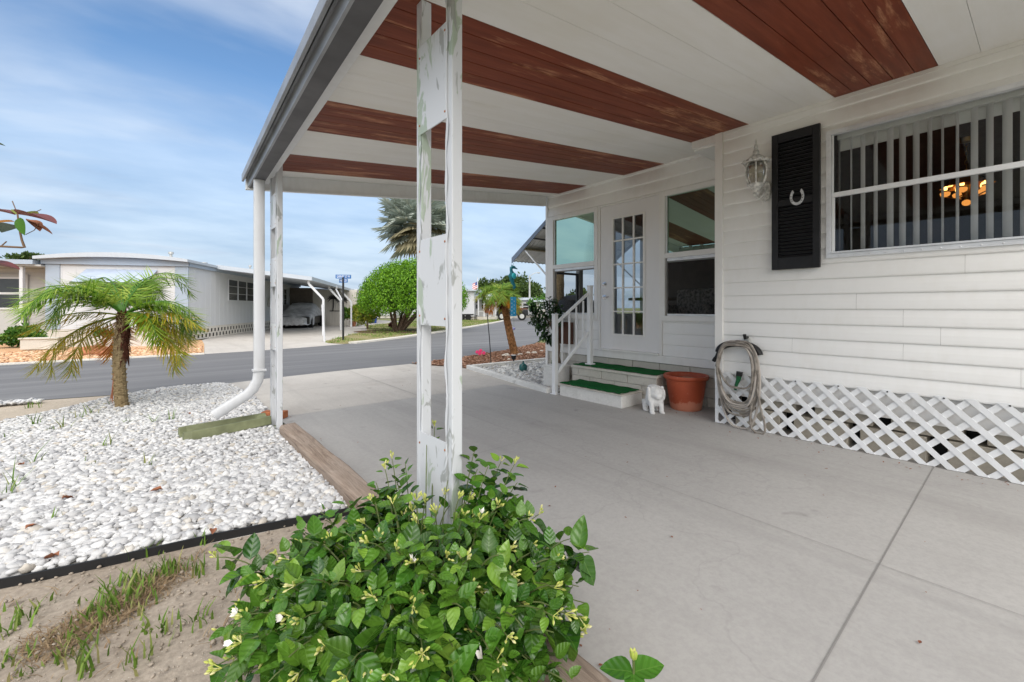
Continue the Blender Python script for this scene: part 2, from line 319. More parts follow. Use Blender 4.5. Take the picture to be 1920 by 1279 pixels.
def m_screen():
    k = NT('screen_mesh', .8, .1); k.col((.03,.03,.03)); tr = k.N.new('ShaderNodeBsdfTransparent'); ms = k.N.new('ShaderNodeMixShader'); ms.inputs[0].default_value = .38
    k.L.new(tr.outputs[0], ms.inputs[1]); k.L.new(k.b.outputs[0], ms.inputs[2]); k.L.new(ms.outputs[0], k.N['Material Output'].inputs[0])
m_screen()
m_glass('lamp_glass', (.80,.77,.70), (.5,.5,.48), .06, 0, .25)
simple('far_glass', (.035,.04,.042), .15, .6)
def m_emit(name, c, s):
    k = NT(name); e = k.N.new('ShaderNodeEmission'); e.inputs[0].default_value = (*c, 1); e.inputs[1].default_value = s; k.L.new(e.outputs[0], k.N['Material Output'].inputs[0])
m_emit('lamp_bulb', (1, .50, .13), 5); m_emit('lamp_bulb_soft', (.9, .34, .07), 1.0)
def m_amber():
    k = NT('amber_glass', .1, .6); k.col((.55,.22,.04)); k.b.inputs['Transmission Weight'].default_value = .6
m_amber()
simple('lantern_paint', (.66,.65,.62), .55, .3, 0, .3, 28, .3, 60)

# ---------------------------------------------------------------- mesh helpers
def M(n): return MATS[n]
def wloc(o):
    v = Vector((0, 0, 0))
    while o is not None: v += o.location; o = o.parent
    return v
def link_np(name, V, F, mat, parent=None, smooth=False, loc=None, sharp=None, leaf=None, age=None):
    V = np.asarray(V, dtype=np.float32)
    off = wloc(parent) if parent else (Vector(loc) if loc is not None else Vector((0, 0, 0)))
    if len(V): V = V - np.array(off, dtype=np.float32)
    me = bpy.data.meshes.new(name)
    if isinstance(F, np.ndarray):
        k = F.shape[1]; n = len(F)
        me.vertices.add(len(V)); me.vertices.foreach_set('co', V.ravel())
        me.loops.add(n*k); me.loops.foreach_set('vertex_index', F.astype(np.int32).ravel())
        me.polygons.add(n); me.polygons.foreach_set('loop_start', np.arange(0, n*k, k, dtype=np.int32))
        me.update(calc_edges=True)
    else:
        me.from_pydata([tuple(map(float, v)) for v in V], [], F)
    if leaf is not None:
        a_ = me.attributes.new('leaf', 'FLOAT_VECTOR', 'POINT'); a_.data.foreach_set('vector', np.asarray(leaf, np.float32).ravel())
    if age is not None:
        a_ = me.attributes.new('age', 'FLOAT', 'POINT'); a_.data.foreach_set('value', np.asarray(age, np.float32).ravel())
    me.validate(); me.materials.append(M(mat) if isinstance(mat, str) else mat)
    if smooth:
        me.polygons.foreach_set('use_smooth', np.ones(len(me.polygons), dtype=bool))
        if sharp: me.set_sharp_from_angle(angle=sharp)
    o = bpy.data.objects.new(name, me); COL.objects.link(o)
    if parent: o.parent = parent
    elif loc is not None: o.location = loc
    return o
class MB:
    def __init__(s): s.v = []; s.f = []
    def add(s, V, F):
        b = len(s.v); s.v.extend([tuple(v) for v in V]); s.f.extend([tuple(i+b for i in f) for f in F]); return s
    def obox(s, c, ux, uy, uz, h):
        c = Vector(c); ux, uy, uz = Vector(ux)*h[0], Vector(uy)*h[1], Vector(uz)*h[2]
        V = [c+ux*a+uy*b+uz*d for d in (-1, 1) for b in (-1, 1) for a in (-1, 1)]
        F = [(0,2,3,1), (4,5,7,6), (0,1,5,4), (2,6,7,3), (0,4,6,2), (1,3,7,5)]
        return s.add(V, F)
    def box(s, x0, y0, z0, x1, y1, z1):
        if x0 > x1: x0, x1 = x1, x0
        if y0 > y1: y0, y1 = y1, y0
        if z0 > z1: z0, z1 = z1, z0
        return s.obox(((x0+x1)/2, (y0+y1)/2, (z0+z1)/2), (1,0,0), (0,1,0), (0,0,1), ((x1-x0)/2, (y1-y0)/2, (z1-z0)/2))
    def bar(s, p, q, w, h, up=(0, 0, 1)):
        p, q = Vector(p), Vector(q); d = (q-p); L = d.length; d.normalize(); up = Vector(up)
        sd = d.cross(up)
        if sd.length < 1e-4: sd = d.cross(Vector((1, 0, 0)))
        sd.normalize(); u = sd.cross(d)
        return s.obox((p+q)/2, d, sd, u, (L/2, w/2, h/2))
    def tube(s, pts, r, n=8, cap=True):
        pts = [Vector(p) for p in pts]; m = len(pts); rs = r if hasattr(r, '__len__') else [r]*m
        d0 = (pts[1]-pts[0]).normalized(); ref = Vector((0, 0, 1)) if abs(d0.z) < .9 else Vector((1, 0, 0))
        sd = d0.cross(ref).normalized(); V = []; F = []
        for i in range(m):
            d = (pts[min(i+1, m-1)]-pts[max(i-1, 0)])
            if d.length < 1e-9: d = d0.copy()
            d.normalize(); sd = (sd-d*sd.dot(d))
            if sd.length < 1e-6: sd = d.orthogonal()
            sd.normalize(); up = d.cross(sd)
            for k in range(n):
                a = 2*math.pi*k/n; V.append(pts[i]+(sd*math.cos(a)+up*math.sin(a))*rs[i])
        for i in range(m-1):
            for k in range(n):
                k2 = (k+1) % n; F.append((i*n+k, i*n+k2, (i+1)*n+k2, (i+1)*n+k))
        if cap: F.append(tuple(range(n-1, -1, -1))); F.append(tuple((m-1)*n+k for k in range(n)))
        return s.add(V, F)
    def lathe(s, prof, c, n=24, cap=True, wob=0):
        V = []; F = []; m = len(prof); c = Vector(c)
        for (r, z) in prof:
            for k in range(n):
                a = 2*math.pi*k/n; V.append(c+Vector((r*math.cos(a), r*math.sin(a), z)))
        for i in range(m-1):
            for k in range(n):
                k2 = (k+1) % n; F.append((i*n+k, i*n+k2, (i+1)*n+k2, (i+1)*n+k))
        if cap: F.append(tuple(range(n-1, -1, -1))); F.append(tuple((m-1)*n+k for k in range(n)))
        return s.add(V, F)
    def ell(s, c, r, n=14, m=9, rot=None):
        c = Vector(c); V = []; F = []
        for i in range(m+1):
            th = math.pi*i/m
            for k in range(n):
                a = 2*math.pi*k/n; p = Vector((r[0]*math.sin(th)*math.cos(a), r[1]*math.sin(th)*math.sin(a), r[2]*math.cos(th)))
                if rot: p = rot @ p
                V.append(c+p)
        for i in range(m):
            for k in range(n):
                k2 = (k+1) % n; F.append((i*n+k, (i+1)*n+k, (i+1)*n+k2, i*n+k2))
        return s.add(V, F)
    def prism(s, poly, z0, z1):
        n = len(poly); V = [(x, y, z0) for x, y in poly]+[(x, y, z1) for x, y in poly]
        F = [tuple(range(n-1, -1, -1)), tuple(range(n, 2*n))]+[(i, (i+1) % n, n+(i+1) % n, n+i) for i in range(n)]
        return s.add(V, F)
    def extr(s, pts, vec):
        n = len(pts); vec = Vector(vec); V = [Vector(p) for p in pts]+[Vector(p)+vec for p in pts]
        F = [tuple(range(n-1, -1, -1)), tuple(range(n, 2*n))]+[(i, (i+1) % n, n+(i+1) % n, n+i) for i in range(n)]
        return s.add(V, F)
    def quad(s, a, b, c, d): return s.add([a, b, c, d], [(0, 1, 2, 3)])
    def build(s, name, mat, parent=None, smooth=False, bev=0, loc=None, sharp=R(35), mods=None, label=None):
        o = link_np(name, s.v, s.f, mat, parent, smooth, loc, sharp if smooth else None)
        if bev:
            b = o.modifiers.new('bevel', 'BEVEL'); b.width = bev; b.segments = 2; b.limit_method = 'ANGLE'; b.angle_limit = R(40)
        if label: o['label'] = label
        return o
def tag(o, label, cat, group=None):
    o['label'] = label; o['category'] = cat
    if group: o['group'] = group
    return o
def thing(name, label, cat, loc, group=None):
    o = bpy.data.objects.new(name, None); COL.objects.link(o); o.location = loc; o.empty_display_size = .1
    return tag(o, label, cat, group)
def kind(o, k): o['kind'] = k; return o
def sheet(name, poly, z, mat, k='structure'):
    return kind(link_np(name, [(x, y, z) for x, y in poly], [tuple(range(len(poly)))], mat), k)
def orient(d, up=None):                  # rotation matrices (n,3,3) with columns along, across, normal
    d = np.asarray(d, float); d = d/np.linalg.norm(d, axis=-1, keepdims=True)
    up = np.tile([0, 0, 1.0], (len(d), 1)) if up is None else np.asarray(up, float)
    sdv = np.cross(up, d); l = np.linalg.norm(sdv, axis=-1, keepdims=True); bad = (l < 1e-4)[:, 0]
    sdv[bad] = [1, 0, 0]; sdv = sdv/np.maximum(np.linalg.norm(sdv, axis=-1, keepdims=True), 1e-9)
    n = np.cross(d, sdv); return np.stack([d, sdv, n], axis=2)
def stamp(tv, tf, rot, loc, sc):
    tv = np.asarray(tv, float); tf = np.asarray(tf); k = len(loc)
    sc = np.asarray(sc, float); sc = sc[:, None] if sc.ndim == 1 else sc
    V = np.einsum('kij,knj->kni', rot, tv[None]*sc[:, None, :])+np.asarray(loc)[:, None, :]
    F = tf[None]+(np.arange(k)*len(tv))[:, None, None]
    return V.reshape(-1, 3), F.reshape(-1, tf.shape[1])
def leaf_template(n=5, width=.36, fold=.12, droop=.12, wavy=0.0, tip=1.0):
    V = []; F = []
    for i in range(n+1):
        t = i/n; w = width*math.sin(math.pi*min(1, t**.8*.97+.015))**.8*(1-.25*t*tip) if 0 < i < n else .004
        z = -droop*t*t+wavy*math.sin(t*9)
        V += [(t, -w, z+fold*w*2), (t, 0, z), (t, w, z+fold*w*2)]
    for i in range(n):
        a = i*3; F += [(a, a+3, a+4, a+1), (a+1, a+4, a+5, a+2)]
    return V, F
LEAF = leaf_template(5, .36, .18, .14); LEAF3 = leaf_template(3, .3, .2, .1)
QUADL = ([(0, 0, 0), (.5, -.28, .05), (1, 0, -.05), (.5, .28, .05)], [(0, 1, 2, 3)])
def rand_dirs(n):
    d = rng.normal(size=(n, 3)); return d/np.linalg.norm(d, axis=1, keepdims=True)
def ico(sub=1):
    bm = bmesh.new(); bmesh.ops.create_icosphere(bm, subdivisions=sub, radius=1)
    V = np.array([v.co[:] for v in bm.verts]); F = np.array([[v.index for v in f.verts] for f in bm.faces]); bm.free(); return V, F
def inpoly(P, poly):
    x, y = P[:, 0], P[:, 1]; ins = np.zeros(len(P), bool); n = len(poly)
    for i in range(n):
        x1, y1 = poly[i]; x2, y2 = poly[(i+1) % n]
        c = ((y1 > y) != (y2 > y)) & (x < (x2-x1)*(y-y1)/((y2-y1) or 1e-9)+x1); ins ^= c
    return ins
def scatter_poly(poly, n):
    p = np.array(poly); lo_, hi = p.min(0), p.max(0); out = np.zeros((0, 2))
    while len(out) < n:
        q = rng.uniform(lo_, hi, size=(n*2, 2)); out = np.vstack([out, q[inpoly(q, poly)]])
    return out[:n]

# ---------------------------------------------------------------- ground, roads, beds
def ground_sheet():
    s = 900; kind(link_np('ground', [(-s,-s,-.05),(s,-s,-.05),(s,s,-.05),(-s,s,-.05)], [(0,1,2,3)], 'earth'), 'structure')
ground_sheet()
road_near = [(-60,9.6),(-20,8.6),(-6,8.2),(-1.47,7.98),(-.4,7.72),(.67,7.77),(1.4,7.9),(2.67,8.05),(3.97,8.1),(5.3,8.35),(7.2,9.0),(9.5,10.3),(13,13.2),(19,18.6),(30,29.0),(60,58)]
road_far = [(62,70),(30,36.5),(22.1,28.1),(16,22.6),(12.6,19.7),(10.5,17.9),(8.7,16.5),(7.2,15.3),(5.76,14.4),(4.4,13.75),(3.15,13.4),(2,13.2),(.1,13.05),(-2.5,13.2),(-8,13.6),(-20,14.2),(-60,15.6)]
sheet('road', road_near+road_far, 0.0, 'asphalt')
def strip(pts, w, side):                # a band of width w beside a polyline
    out = []; P = [Vector((*p, 0)) for p in pts]
    for i, p in enumerate(P):
        d = (P[min(i+1, len(P)-1)]-P[max(i-1, 0)]).normalized(); nrm = Vector((-d.y, d.x, 0))*side
        out.append((p.x+nrm.x*w, p.y+nrm.y*w))
    return list(pts)+out[::-1]
drive = [(.99,-6),(4.9,-6),(4.95,2.0),(5.5,2.0),(5.5,4.06),(4.06,4.06),(4.08,4.4),(4.54,6.70),(4.40,7.2),(4.12,7.75),(4.0,8.08),(2.67,8.03),(1.4,7.88),(.82,7.75),(.855,7.5),(.925,6.88),(.973,6.18),(.965,5.46),(.99,4.6)]
slab_in = [(.99,-6),(4.9,-6),(4.95,2.0),(5.5,2.0),(5.5,4.06),(4.06,4.06),(4.0,5.0),(.97,5.0),(.99,4.6)]
sheet('driveway', drive, 0.006, 'drive_concrete')
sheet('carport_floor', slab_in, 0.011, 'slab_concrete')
def joints():
    mb = MB()
    for (x0, y0, x1, y1, w) in ((1.0,.42,4.3,.45,.0026), (2.40,-5,2.50,2.76,.0011), (1.0,2.74,2.52,2.77,.0014), (2.52,2.77,2.60,4.98,.001), (2.6,2.77,4.3,2.77,.0008), (1.0,4.99,4.0,5.01,.002), (2.62,5.0,2.7,8.0,.003), (1.0,6.45,4.4,6.5,.003)):
        d = Vector((x1-x0, y1-y0, 0)).normalized(); n = Vector((-d.y, d.x, 0))*w; z = .0155
        mb.quad((x0-n.x, y0-n.y, z), (x1-n.x, y1-n.y, z), (x1+n.x, y1+n.y, z), (x0+n.x, y0+n.y, z))
    kind(mb.build('floor_joint', 'concrete_grey'), 'structure')
    m = NT('joint_dark', .95); m.col((.235,.225,.215)); bpy.data.objects['floor_joint'].data.materials[0] = m.m
joints()
edge_l = lambda x: 2.60-.207*(x+.019)    # the black edging between stones and soil
bed = [(-7,edge_l(-7)),(.86,edge_l(.86)),(.86,5.2),(.95,5.42),(.96,6.18),(.91,6.9),(.84,7.45),(.70,7.70),(.3,7.74),(.06,7.72),(-.44,7.35),(-.85,6.75),(-1.18,6.47),(-2.2,6.0),(-4,5.8),(-7,5.8)]
sheet('gravel_bed', bed, 0.002, 'white_block')
sheet('dirt', [(-9,edge_l(-9)),(.86,edge_l(.86)),(.86,-3),(-9,-3)], 0.003, 'dirt')
sheet('verge', [(-9,5.8),(-4,5.8),(-2.2,6.0),(-1.18,6.47),(-.85,6.75),(-.44,7.35),(.06,7.72),(-.4,7.70),(-1.47,7.95),(-6,8.15),(-9,8.2)], -.002, 'sand')
mulch = [(4.54,6.74),(7.3,6.62),(9.6,6.6),(9.6,10.2),(7.2,8.95),(5.3,8.3),(4.05,8.06),(4.15,7.75),(4.42,7.2)]
sheet('mulch_bed', mulch, 0.010, 'mulch_soil')
bed2 = [(4.14,4.1),(5.0,4.15),(5.0,5.1),(8.5,5.1),(8.5,6.58),(4.60,6.68)]
sheet('stone_bed', bed2, 0.012, 'white_block')
kerb2 = MB()
kerb2.bar((4.06,4.12,.035), (4.55,6.78,.035), .09, .08); kerb2.bar((4.60,6.73,.034), (8.6,6.60,.034), .09, .08)
kind(kerb2.build('kerb', 'white_block', bev=.01), 'structure')
# far side
lawn = [(4.43,15.5),(4.35,14.6),(4.62,13.95),(5.76,14.6),(7.2,15.5),(8.7,16.7),(10.5,18.1),(12.6,19.95),(16,22.8),(22,28.3),(25,31.8),(24,36),(16,33),(10.6,27.8),(8.2,21.3),(6.2,18.2),(5.2,16.6)]
sheet('lawn', lawn, 0.0, 'lawn_soil')
kf = MB(); far_line = [(30,36.5),(22.1,28.1),(16,22.6),(12.6,19.7),(10.5,17.9),(8.7,16.5),(7.2,15.3),(5.76,14.4),(4.9,13.95)]
for a, b in zip(far_line, far_line[1:]): kf.bar((*a, .02), (*b, .02), .34, .06)
kind(kf.build('kerb', 'kerb_concrete'), 'structure')
sheet('driveway', [(.95,13.1),(2,13.22),(3.15,13.42),(4.6,13.9),(4.35,14.6),(4.43,15.5),(5.2,16.6),(6.2,18.2),(8.2,21.3),(10.6,27.8),(16,33),(16,44),(8,44),(1.3,18.9),(1.2,16.6)], -.004, 'drive_concrete')
sheet('orange_gravel', [(-30,14.6),(-8,13.75),(-2.5,13.35),(.1,13.2),(.95,13.2),(1.2,16.6),(1.3,19),(-3,21),(-30,24)], -.006, 'orange_stones')
kg = MB(); fl2 = [(.95,13.14),(-2.5,13.3),(-8,13.7),(-20,14.3)]
for a, b in zip(fl2, fl2[1:]): kg.bar((*a, 0), (*b, 0), .3, .04)
kind(kg.build('kerb', 'kerb_concrete'), 'structure')

IC1, IC1F = ico(1); IC2, IC2F = ico(2)
def stones(name, P, size, mat, z0=.02, flat=.42, tv=None, tf=None, jit=.18):
    tv, tf = (IC2, IC2F) if tv is None else (tv, tf); n = len(P)
    nz = np.array([noise.noise(Vector(v)*1.7) for v in tv]); tv = tv*(1+.42*nz[:, None])
    a = rng.uniform(0, 2*np.pi, n); tl = rng.normal(0, .22, (n, 2)); d = np.stack([np.cos(a), np.sin(a), tl[:, 0]], 1); up = np.stack([tl[:, 1], rng.normal(0, .2, n), np.ones(n)], 1)
    rot = orient(d, up); s = rng.uniform(*size, n); sc = np.stack([s, s*rng.uniform(.55, .85, n), s*flat*rng.uniform(.6, 1.1, n)], 1)
    loc = np.column_stack([P, z0+rng.uniform(0, .022, n)])
    V, F = stamp(tv, tf, rot, loc, sc); return V, F
def white_gravel():
    bed_in = [(x, y+.05) if y < 4.5 and i < 2 else (x, y) for i, (x, y) in enumerate(bed)]; P = scatter_poly(bed_in, 74000); dd = P[:, 0]*CS+P[:, 1]*CC; ll = np.abs((P[:, 0]*CC-P[:, 1]*CS)/np.maximum(dd, .1))
    dd_all = dd; P = P[(ll < 2.3) & (dd > .4)]
    dd = P[:, 0]*CS+P[:, 1]*CC; near = (dd < 3.2) & (ll[(ll < 2.3) & (dd_all > .4)] < 1.4)
    V, F = stones('gravel', P[near], (.010, .037), 'white_stone', flat=.55); V2, F2 = stones('gravel', P[~near], (.013, .034), 'white_stone', flat=.55, tv=IC1, tf=IC1F)
    kind(link_np('gravel', np.vstack([V, V2]), np.vstack([F, F2+len(V)]), 'white_stone', smooth=True), 'stuff')
    P = scatter_poly(bed2, 1700); V, F = stones('g', P, (.018, .036), 'white_stone', tv=IC1, tf=IC1F)
    kind(link_np('gravel', V, F, 'white_stone', smooth=True), 'stuff')
    P = scatter_poly([(-2.2,7.62),(-1.05,7.60),(-1.0,7.70),(-1.4,7.86),(-2.2,7.95)], 350); V, F = stones('g', P, (.02, .045), 'white_stone', tv=IC1, tf=IC1F)
    kind(link_np('gravel', V, F, 'white_stone', smooth=True), 'stuff')
    P = scatter_poly(mulch, 6500); V, F = stones('m', P, (.016, .04), 'bark_chip', .012, .35, IC1, IC1F)
    kind(link_np('bark_mulch', V, F, 'bark_chip'), 'stuff')
    P = scatter_poly([(-4,13.6),(.9,13.3),(1.1,16),(-4,17)], 4200); V, F = stones('m', P, (.03, .06), 'o', .0, .5, IC1, IC1F)
    kind(link_np('orange_gravel', V, F, 'bark_chip'), 'stuff'); bpy.data.objects['orange_gravel.001'].data.materials[0] = m_islands('orange_chip', [(0, (.42,.22,.12)), (.5, (.62,.38,.22)), (1, (.78,.58,.40))], .9, .1)
white_gravel()
def edging():
    mb = MB(); xs = np.linspace(-7, .84, 40); pts = [Vector((x, edge_l(x)+.012*math.sin(x*5), .0)) for x in xs]
    for a, b in zip(pts, pts[1:]): mb.bar(a+Vector((0,0,.012)), b+Vector((0,0,.012)), .010, .060)
    tag(mb.build('garden_edging', 'black_plastic', loc=(-.5, edge_l(-.5), 0)), 'thin black plastic garden edging between the white stones and the sandy soil', 'edging')
edging()
def blades(P, h, mat, name, per=9, spread=.04, wid=.006, lean=.7):
    n = len(P)*per; base = np.repeat(P, per, 0)+rng.normal(0, spread, (n, 2)); hh = np.repeat(rng.uniform(*h, len(P)), per)*rng.uniform(.5, 1.1, n)
    a = rng.uniform(0, 2*np.pi, n); ln = rng.uniform(.15, lean, n)
    tv = [(0, -1, 0), (0, 1, 0), (.25, .8, .5), (.25, -.8, .5), (1, .08, 1), (1, -.08, 1)]; tf = np.array([(0, 1, 2, 3), (3, 2, 4, 5)])
    ca, sa = np.cos(a), np.sin(a); rot = np.zeros((n, 3, 3)); rot[:, 0, 0] = ca; rot[:, 1, 0] = sa; rot[:, 0, 1] = -sa; rot[:, 1, 1] = ca; rot[:, 2, 2] = 1
    sc = np.stack([hh*ln, np.full(n, wid)*rng.uniform(.6, 1.3, n), hh], 1)
    V, F = stamp(tv, tf, rot, np.column_stack([base, np.zeros(n)]), sc); return V, F
def weeds():
    acc = []
    def tuft(pts, h, per, spread, wid=.006, lean=.8): acc.append(blades(np.array([[gp(*p).x, gp(*p).y] for p in pts]), h, '', '', per, spread, wid, lean))
    # soil strip, foreground
    tuft([(215,1115),(240,1125),(265,1105),(195,1140),(225,1150),(180,1160),(250,1090),(285,1090),(310,1080),(335,1072)], (.04,.10), 20, .035, .0045)
    tuft([(20,1185),(60,1145),(150,1185),(150,1215),(140,1240),(35,1230),(45,1265),(155,1265),(265,1240),(300,1190),(265,1180),(370,1170),(380,1075),(265,1150)], (.03,.09), 14, .03, .0045)
    tuft([(375,1020),(300,1038),(265,1045),(390,1015)], (.03,.08), 8, .02, .004)
    V = []; F = []; b = 0
    for v, f in acc: V.append(v); F.append(f+b); b += len(v)
    kind(link_np('grass', np.vstack(V), np.vstack(F), 'grass_blade'), 'stuff')
    acc.clear()
    tuft([(150,790),(170,785),(200,765),(60,805),(15,830),(100,815),(40,820),(120,810),(180,850),(170,880),(275,885),(280,880),(15,940),(30,925),(60,880),(200,845),(325,795),(290,800),(240,800),(100,985)], (.08,.2), 6, .018, .005, .9)
    tuft([(385,812),(430,815),(460,805),(505,815),(60,765),(75,757)], (.04,.1), 9, .03, .004)
    V = []; F = []; b = 0
    for v, f in acc: V.append(v); F.append(f+b); b += len(v)
    kind(link_np('grass', np.vstack(V), np.vstack(F), 'grass_blade'), 'stuff')
    P = scatter_poly([(gp(60,1210).x,gp(60,1210).y),(gp(230,1120).x,gp(230,1120).y),(gp(340,1060).x,gp(340,1060).y),(gp(340,1085).x,gp(340,1085).y),(gp(230,1160).x,gp(230,1160).y),(gp(80,1250).x,gp(80,1250).y)], 230)
    P = np.vstack([P, scatter_poly([(-3, edge_l(-3)-.03), (.6, edge_l(.6)-.03), (.3, .5), (-1.5, .5)], 130)]); V, F = blades(P, (.012, .038), '', '', 9, .035, .0022, 3.5); kind(link_np('dry_grass', V, F, 'dry_grass'), 'stuff')
    P = scatter_poly([p for p in lawn], 4200); P = P[[noise.noise(Vector((x*.9, y*.9, 3))) > -.12+.25*(y-x-9.5 < 0)*(x < 9) for x, y in P]]; V, F = blades(P, (.03, .09), '', '', 8, .08, .008, 1.0); kind(link_np('grass', V, F, 'lawn_blade'), 'stuff')
    P = scatter_poly([(-5, edge_l(-5)-.02), (.8, edge_l(.8)-.02), (.8, .4), (-2, .4)], 5000); V, F = stones('crumb', P, (.003, .010), '', .001, .7, IC1, IC1F)
    kind(link_np('soil_crumbs', V, F, 'dirt'), 'stuff')
weeds()
def litter():
    P = np.vstack([scatter_poly([(1.0,.5),(1.12,.5),(1.12,5),(1.0,5)], 70), scatter_poly([(4.05,-1),(4.28,-1),(4.28,2),(4.05,2)], 70), scatter_poly([(1.2,.2),(4,.2),(4,6),(1.2,6)], 60), scatter_poly([(4.3,2.1),(4.9,2.1),(4.9,2.7),(4.3,2.7)], 40)])
    n = len(P); d = rand_dirs(n)*[1,1,.15]; V, F = stamp(*LEAF3, orient(d), np.column_stack([P, np.full(n, .018)]), rng.uniform(.006, .022, n)); kind(link_np('leaf_litter', V, F, 'dead_leaf'), 'stuff')
litter()
def fallen():
    g = 'brown leaves fallen on the white stones'; V, F = leaf_template(4, .33, .5, .25, .06)
    pts = [(115,935),(305,918),(47,992),(398,1002),(110,1042),(298,735),(352,775),(45,870)]
    proto = None
    for i, (x, y) in enumerate(pts):
        p = gp(x, y, .055); s = random.uniform(.045, .075)
        if proto is None:
            proto = link_np('fallen_leaf', V, [tuple(f) for f in F], 'dead_leaf', loc=(0,0,0), smooth=True); o = proto
        else: o = proto.copy(); COL.objects.link(o)
        o.location = p; o.scale = (s, s, s*.9); o.rotation_euler = (random.uniform(-.3,.3), random.uniform(-.3,.3), random.uniform(0, 6.28))
        tag(o, 'small curled brown leaf fallen on the white stones', 'leaf', g)
fallen()

# ---------------------------------------------------------------- the home under the carport
XW, XS = 4.32, 4.90
def siding(mb, X, y0, y1, z0, z1, row, holes=(), depth=.014, seams=()):
    nz = int(math.ceil((z1-z0)/row-1e-6)); prof = [(0, .42), (.04, .85), (.11, 1.0), (.30, .96), (.55, .78), (.75, .48), (.90, .16), (.97, .02), (1.0, 0.0)]
    for i in range(nz):
        a = z0+i*row; ys = {y0, y1}
        for (hy0, hy1, hz0, hz1) in holes: ys |= {hy0, hy1}
        for s in seams: ys |= {s[1]} if s[0] == i else set()
        ys = sorted(y for y in ys if y0 <= y <= y1)
        for ya, yb in zip(ys, ys[1:]):
            if yb-ya < 1e-5: continue
            ym = (ya+yb)/2; spans = [(a, min(a+row, z1))]
            for (hy0, hy1, hz0, hz1) in holes:
                if hy0 < ym < hy1:
                    ns = []
                    for (p, q) in spans:
                        if hz1 <= p or hz0 >= q: ns.append((p, q)); continue
                        if hz0 > p: ns.append((p, hz0))
                        if hz1 < q: ns.append((hz1, q))
                    spans = ns
            e = .0012 if any(s[0] == i and abs(s[1]-yb) < 1e-6 for s in seams) else 0
            for (p, q) in spans:
                ts = sorted({(p-a)/row, (q-a)/row, *[t for t, _ in prof if (p-a)/row < t < (q-a)/row]})
                def off(t): 
                    for (t0, o0), (t1, o1) in zip(prof, prof[1:]):
                        if t0 <= t <= t1+1e-9: return depth*(o0+(o1-o0)*(t-t0)/(t1-t0))
                    return 0
                base = len(mb.v)
                if abs(p-a) < 1e-6: mb.v += [(X+.001, ya, p), (X+.001, yb-e, p)]
                for t in ts: mb.v += [(X-off(t), ya, a+t*row), (X-off(t), yb-e, a+t*row)]
                m = (len(mb.v)-base)//2
                for k in range(m-1): mb.f.append((base+2*k, base+2*k+1, base+2*k+3, base+2*k+2))
YN0 = -.56
home = thing('manufactured_home', 'long white lap sided home with a black shutter, french door and the carport along it', 'house', (XW+1.5, .5, 0))
W0, W1, WZ0, WZ1 = -2.6, 1.095, 1.56, 2.61      # the big window
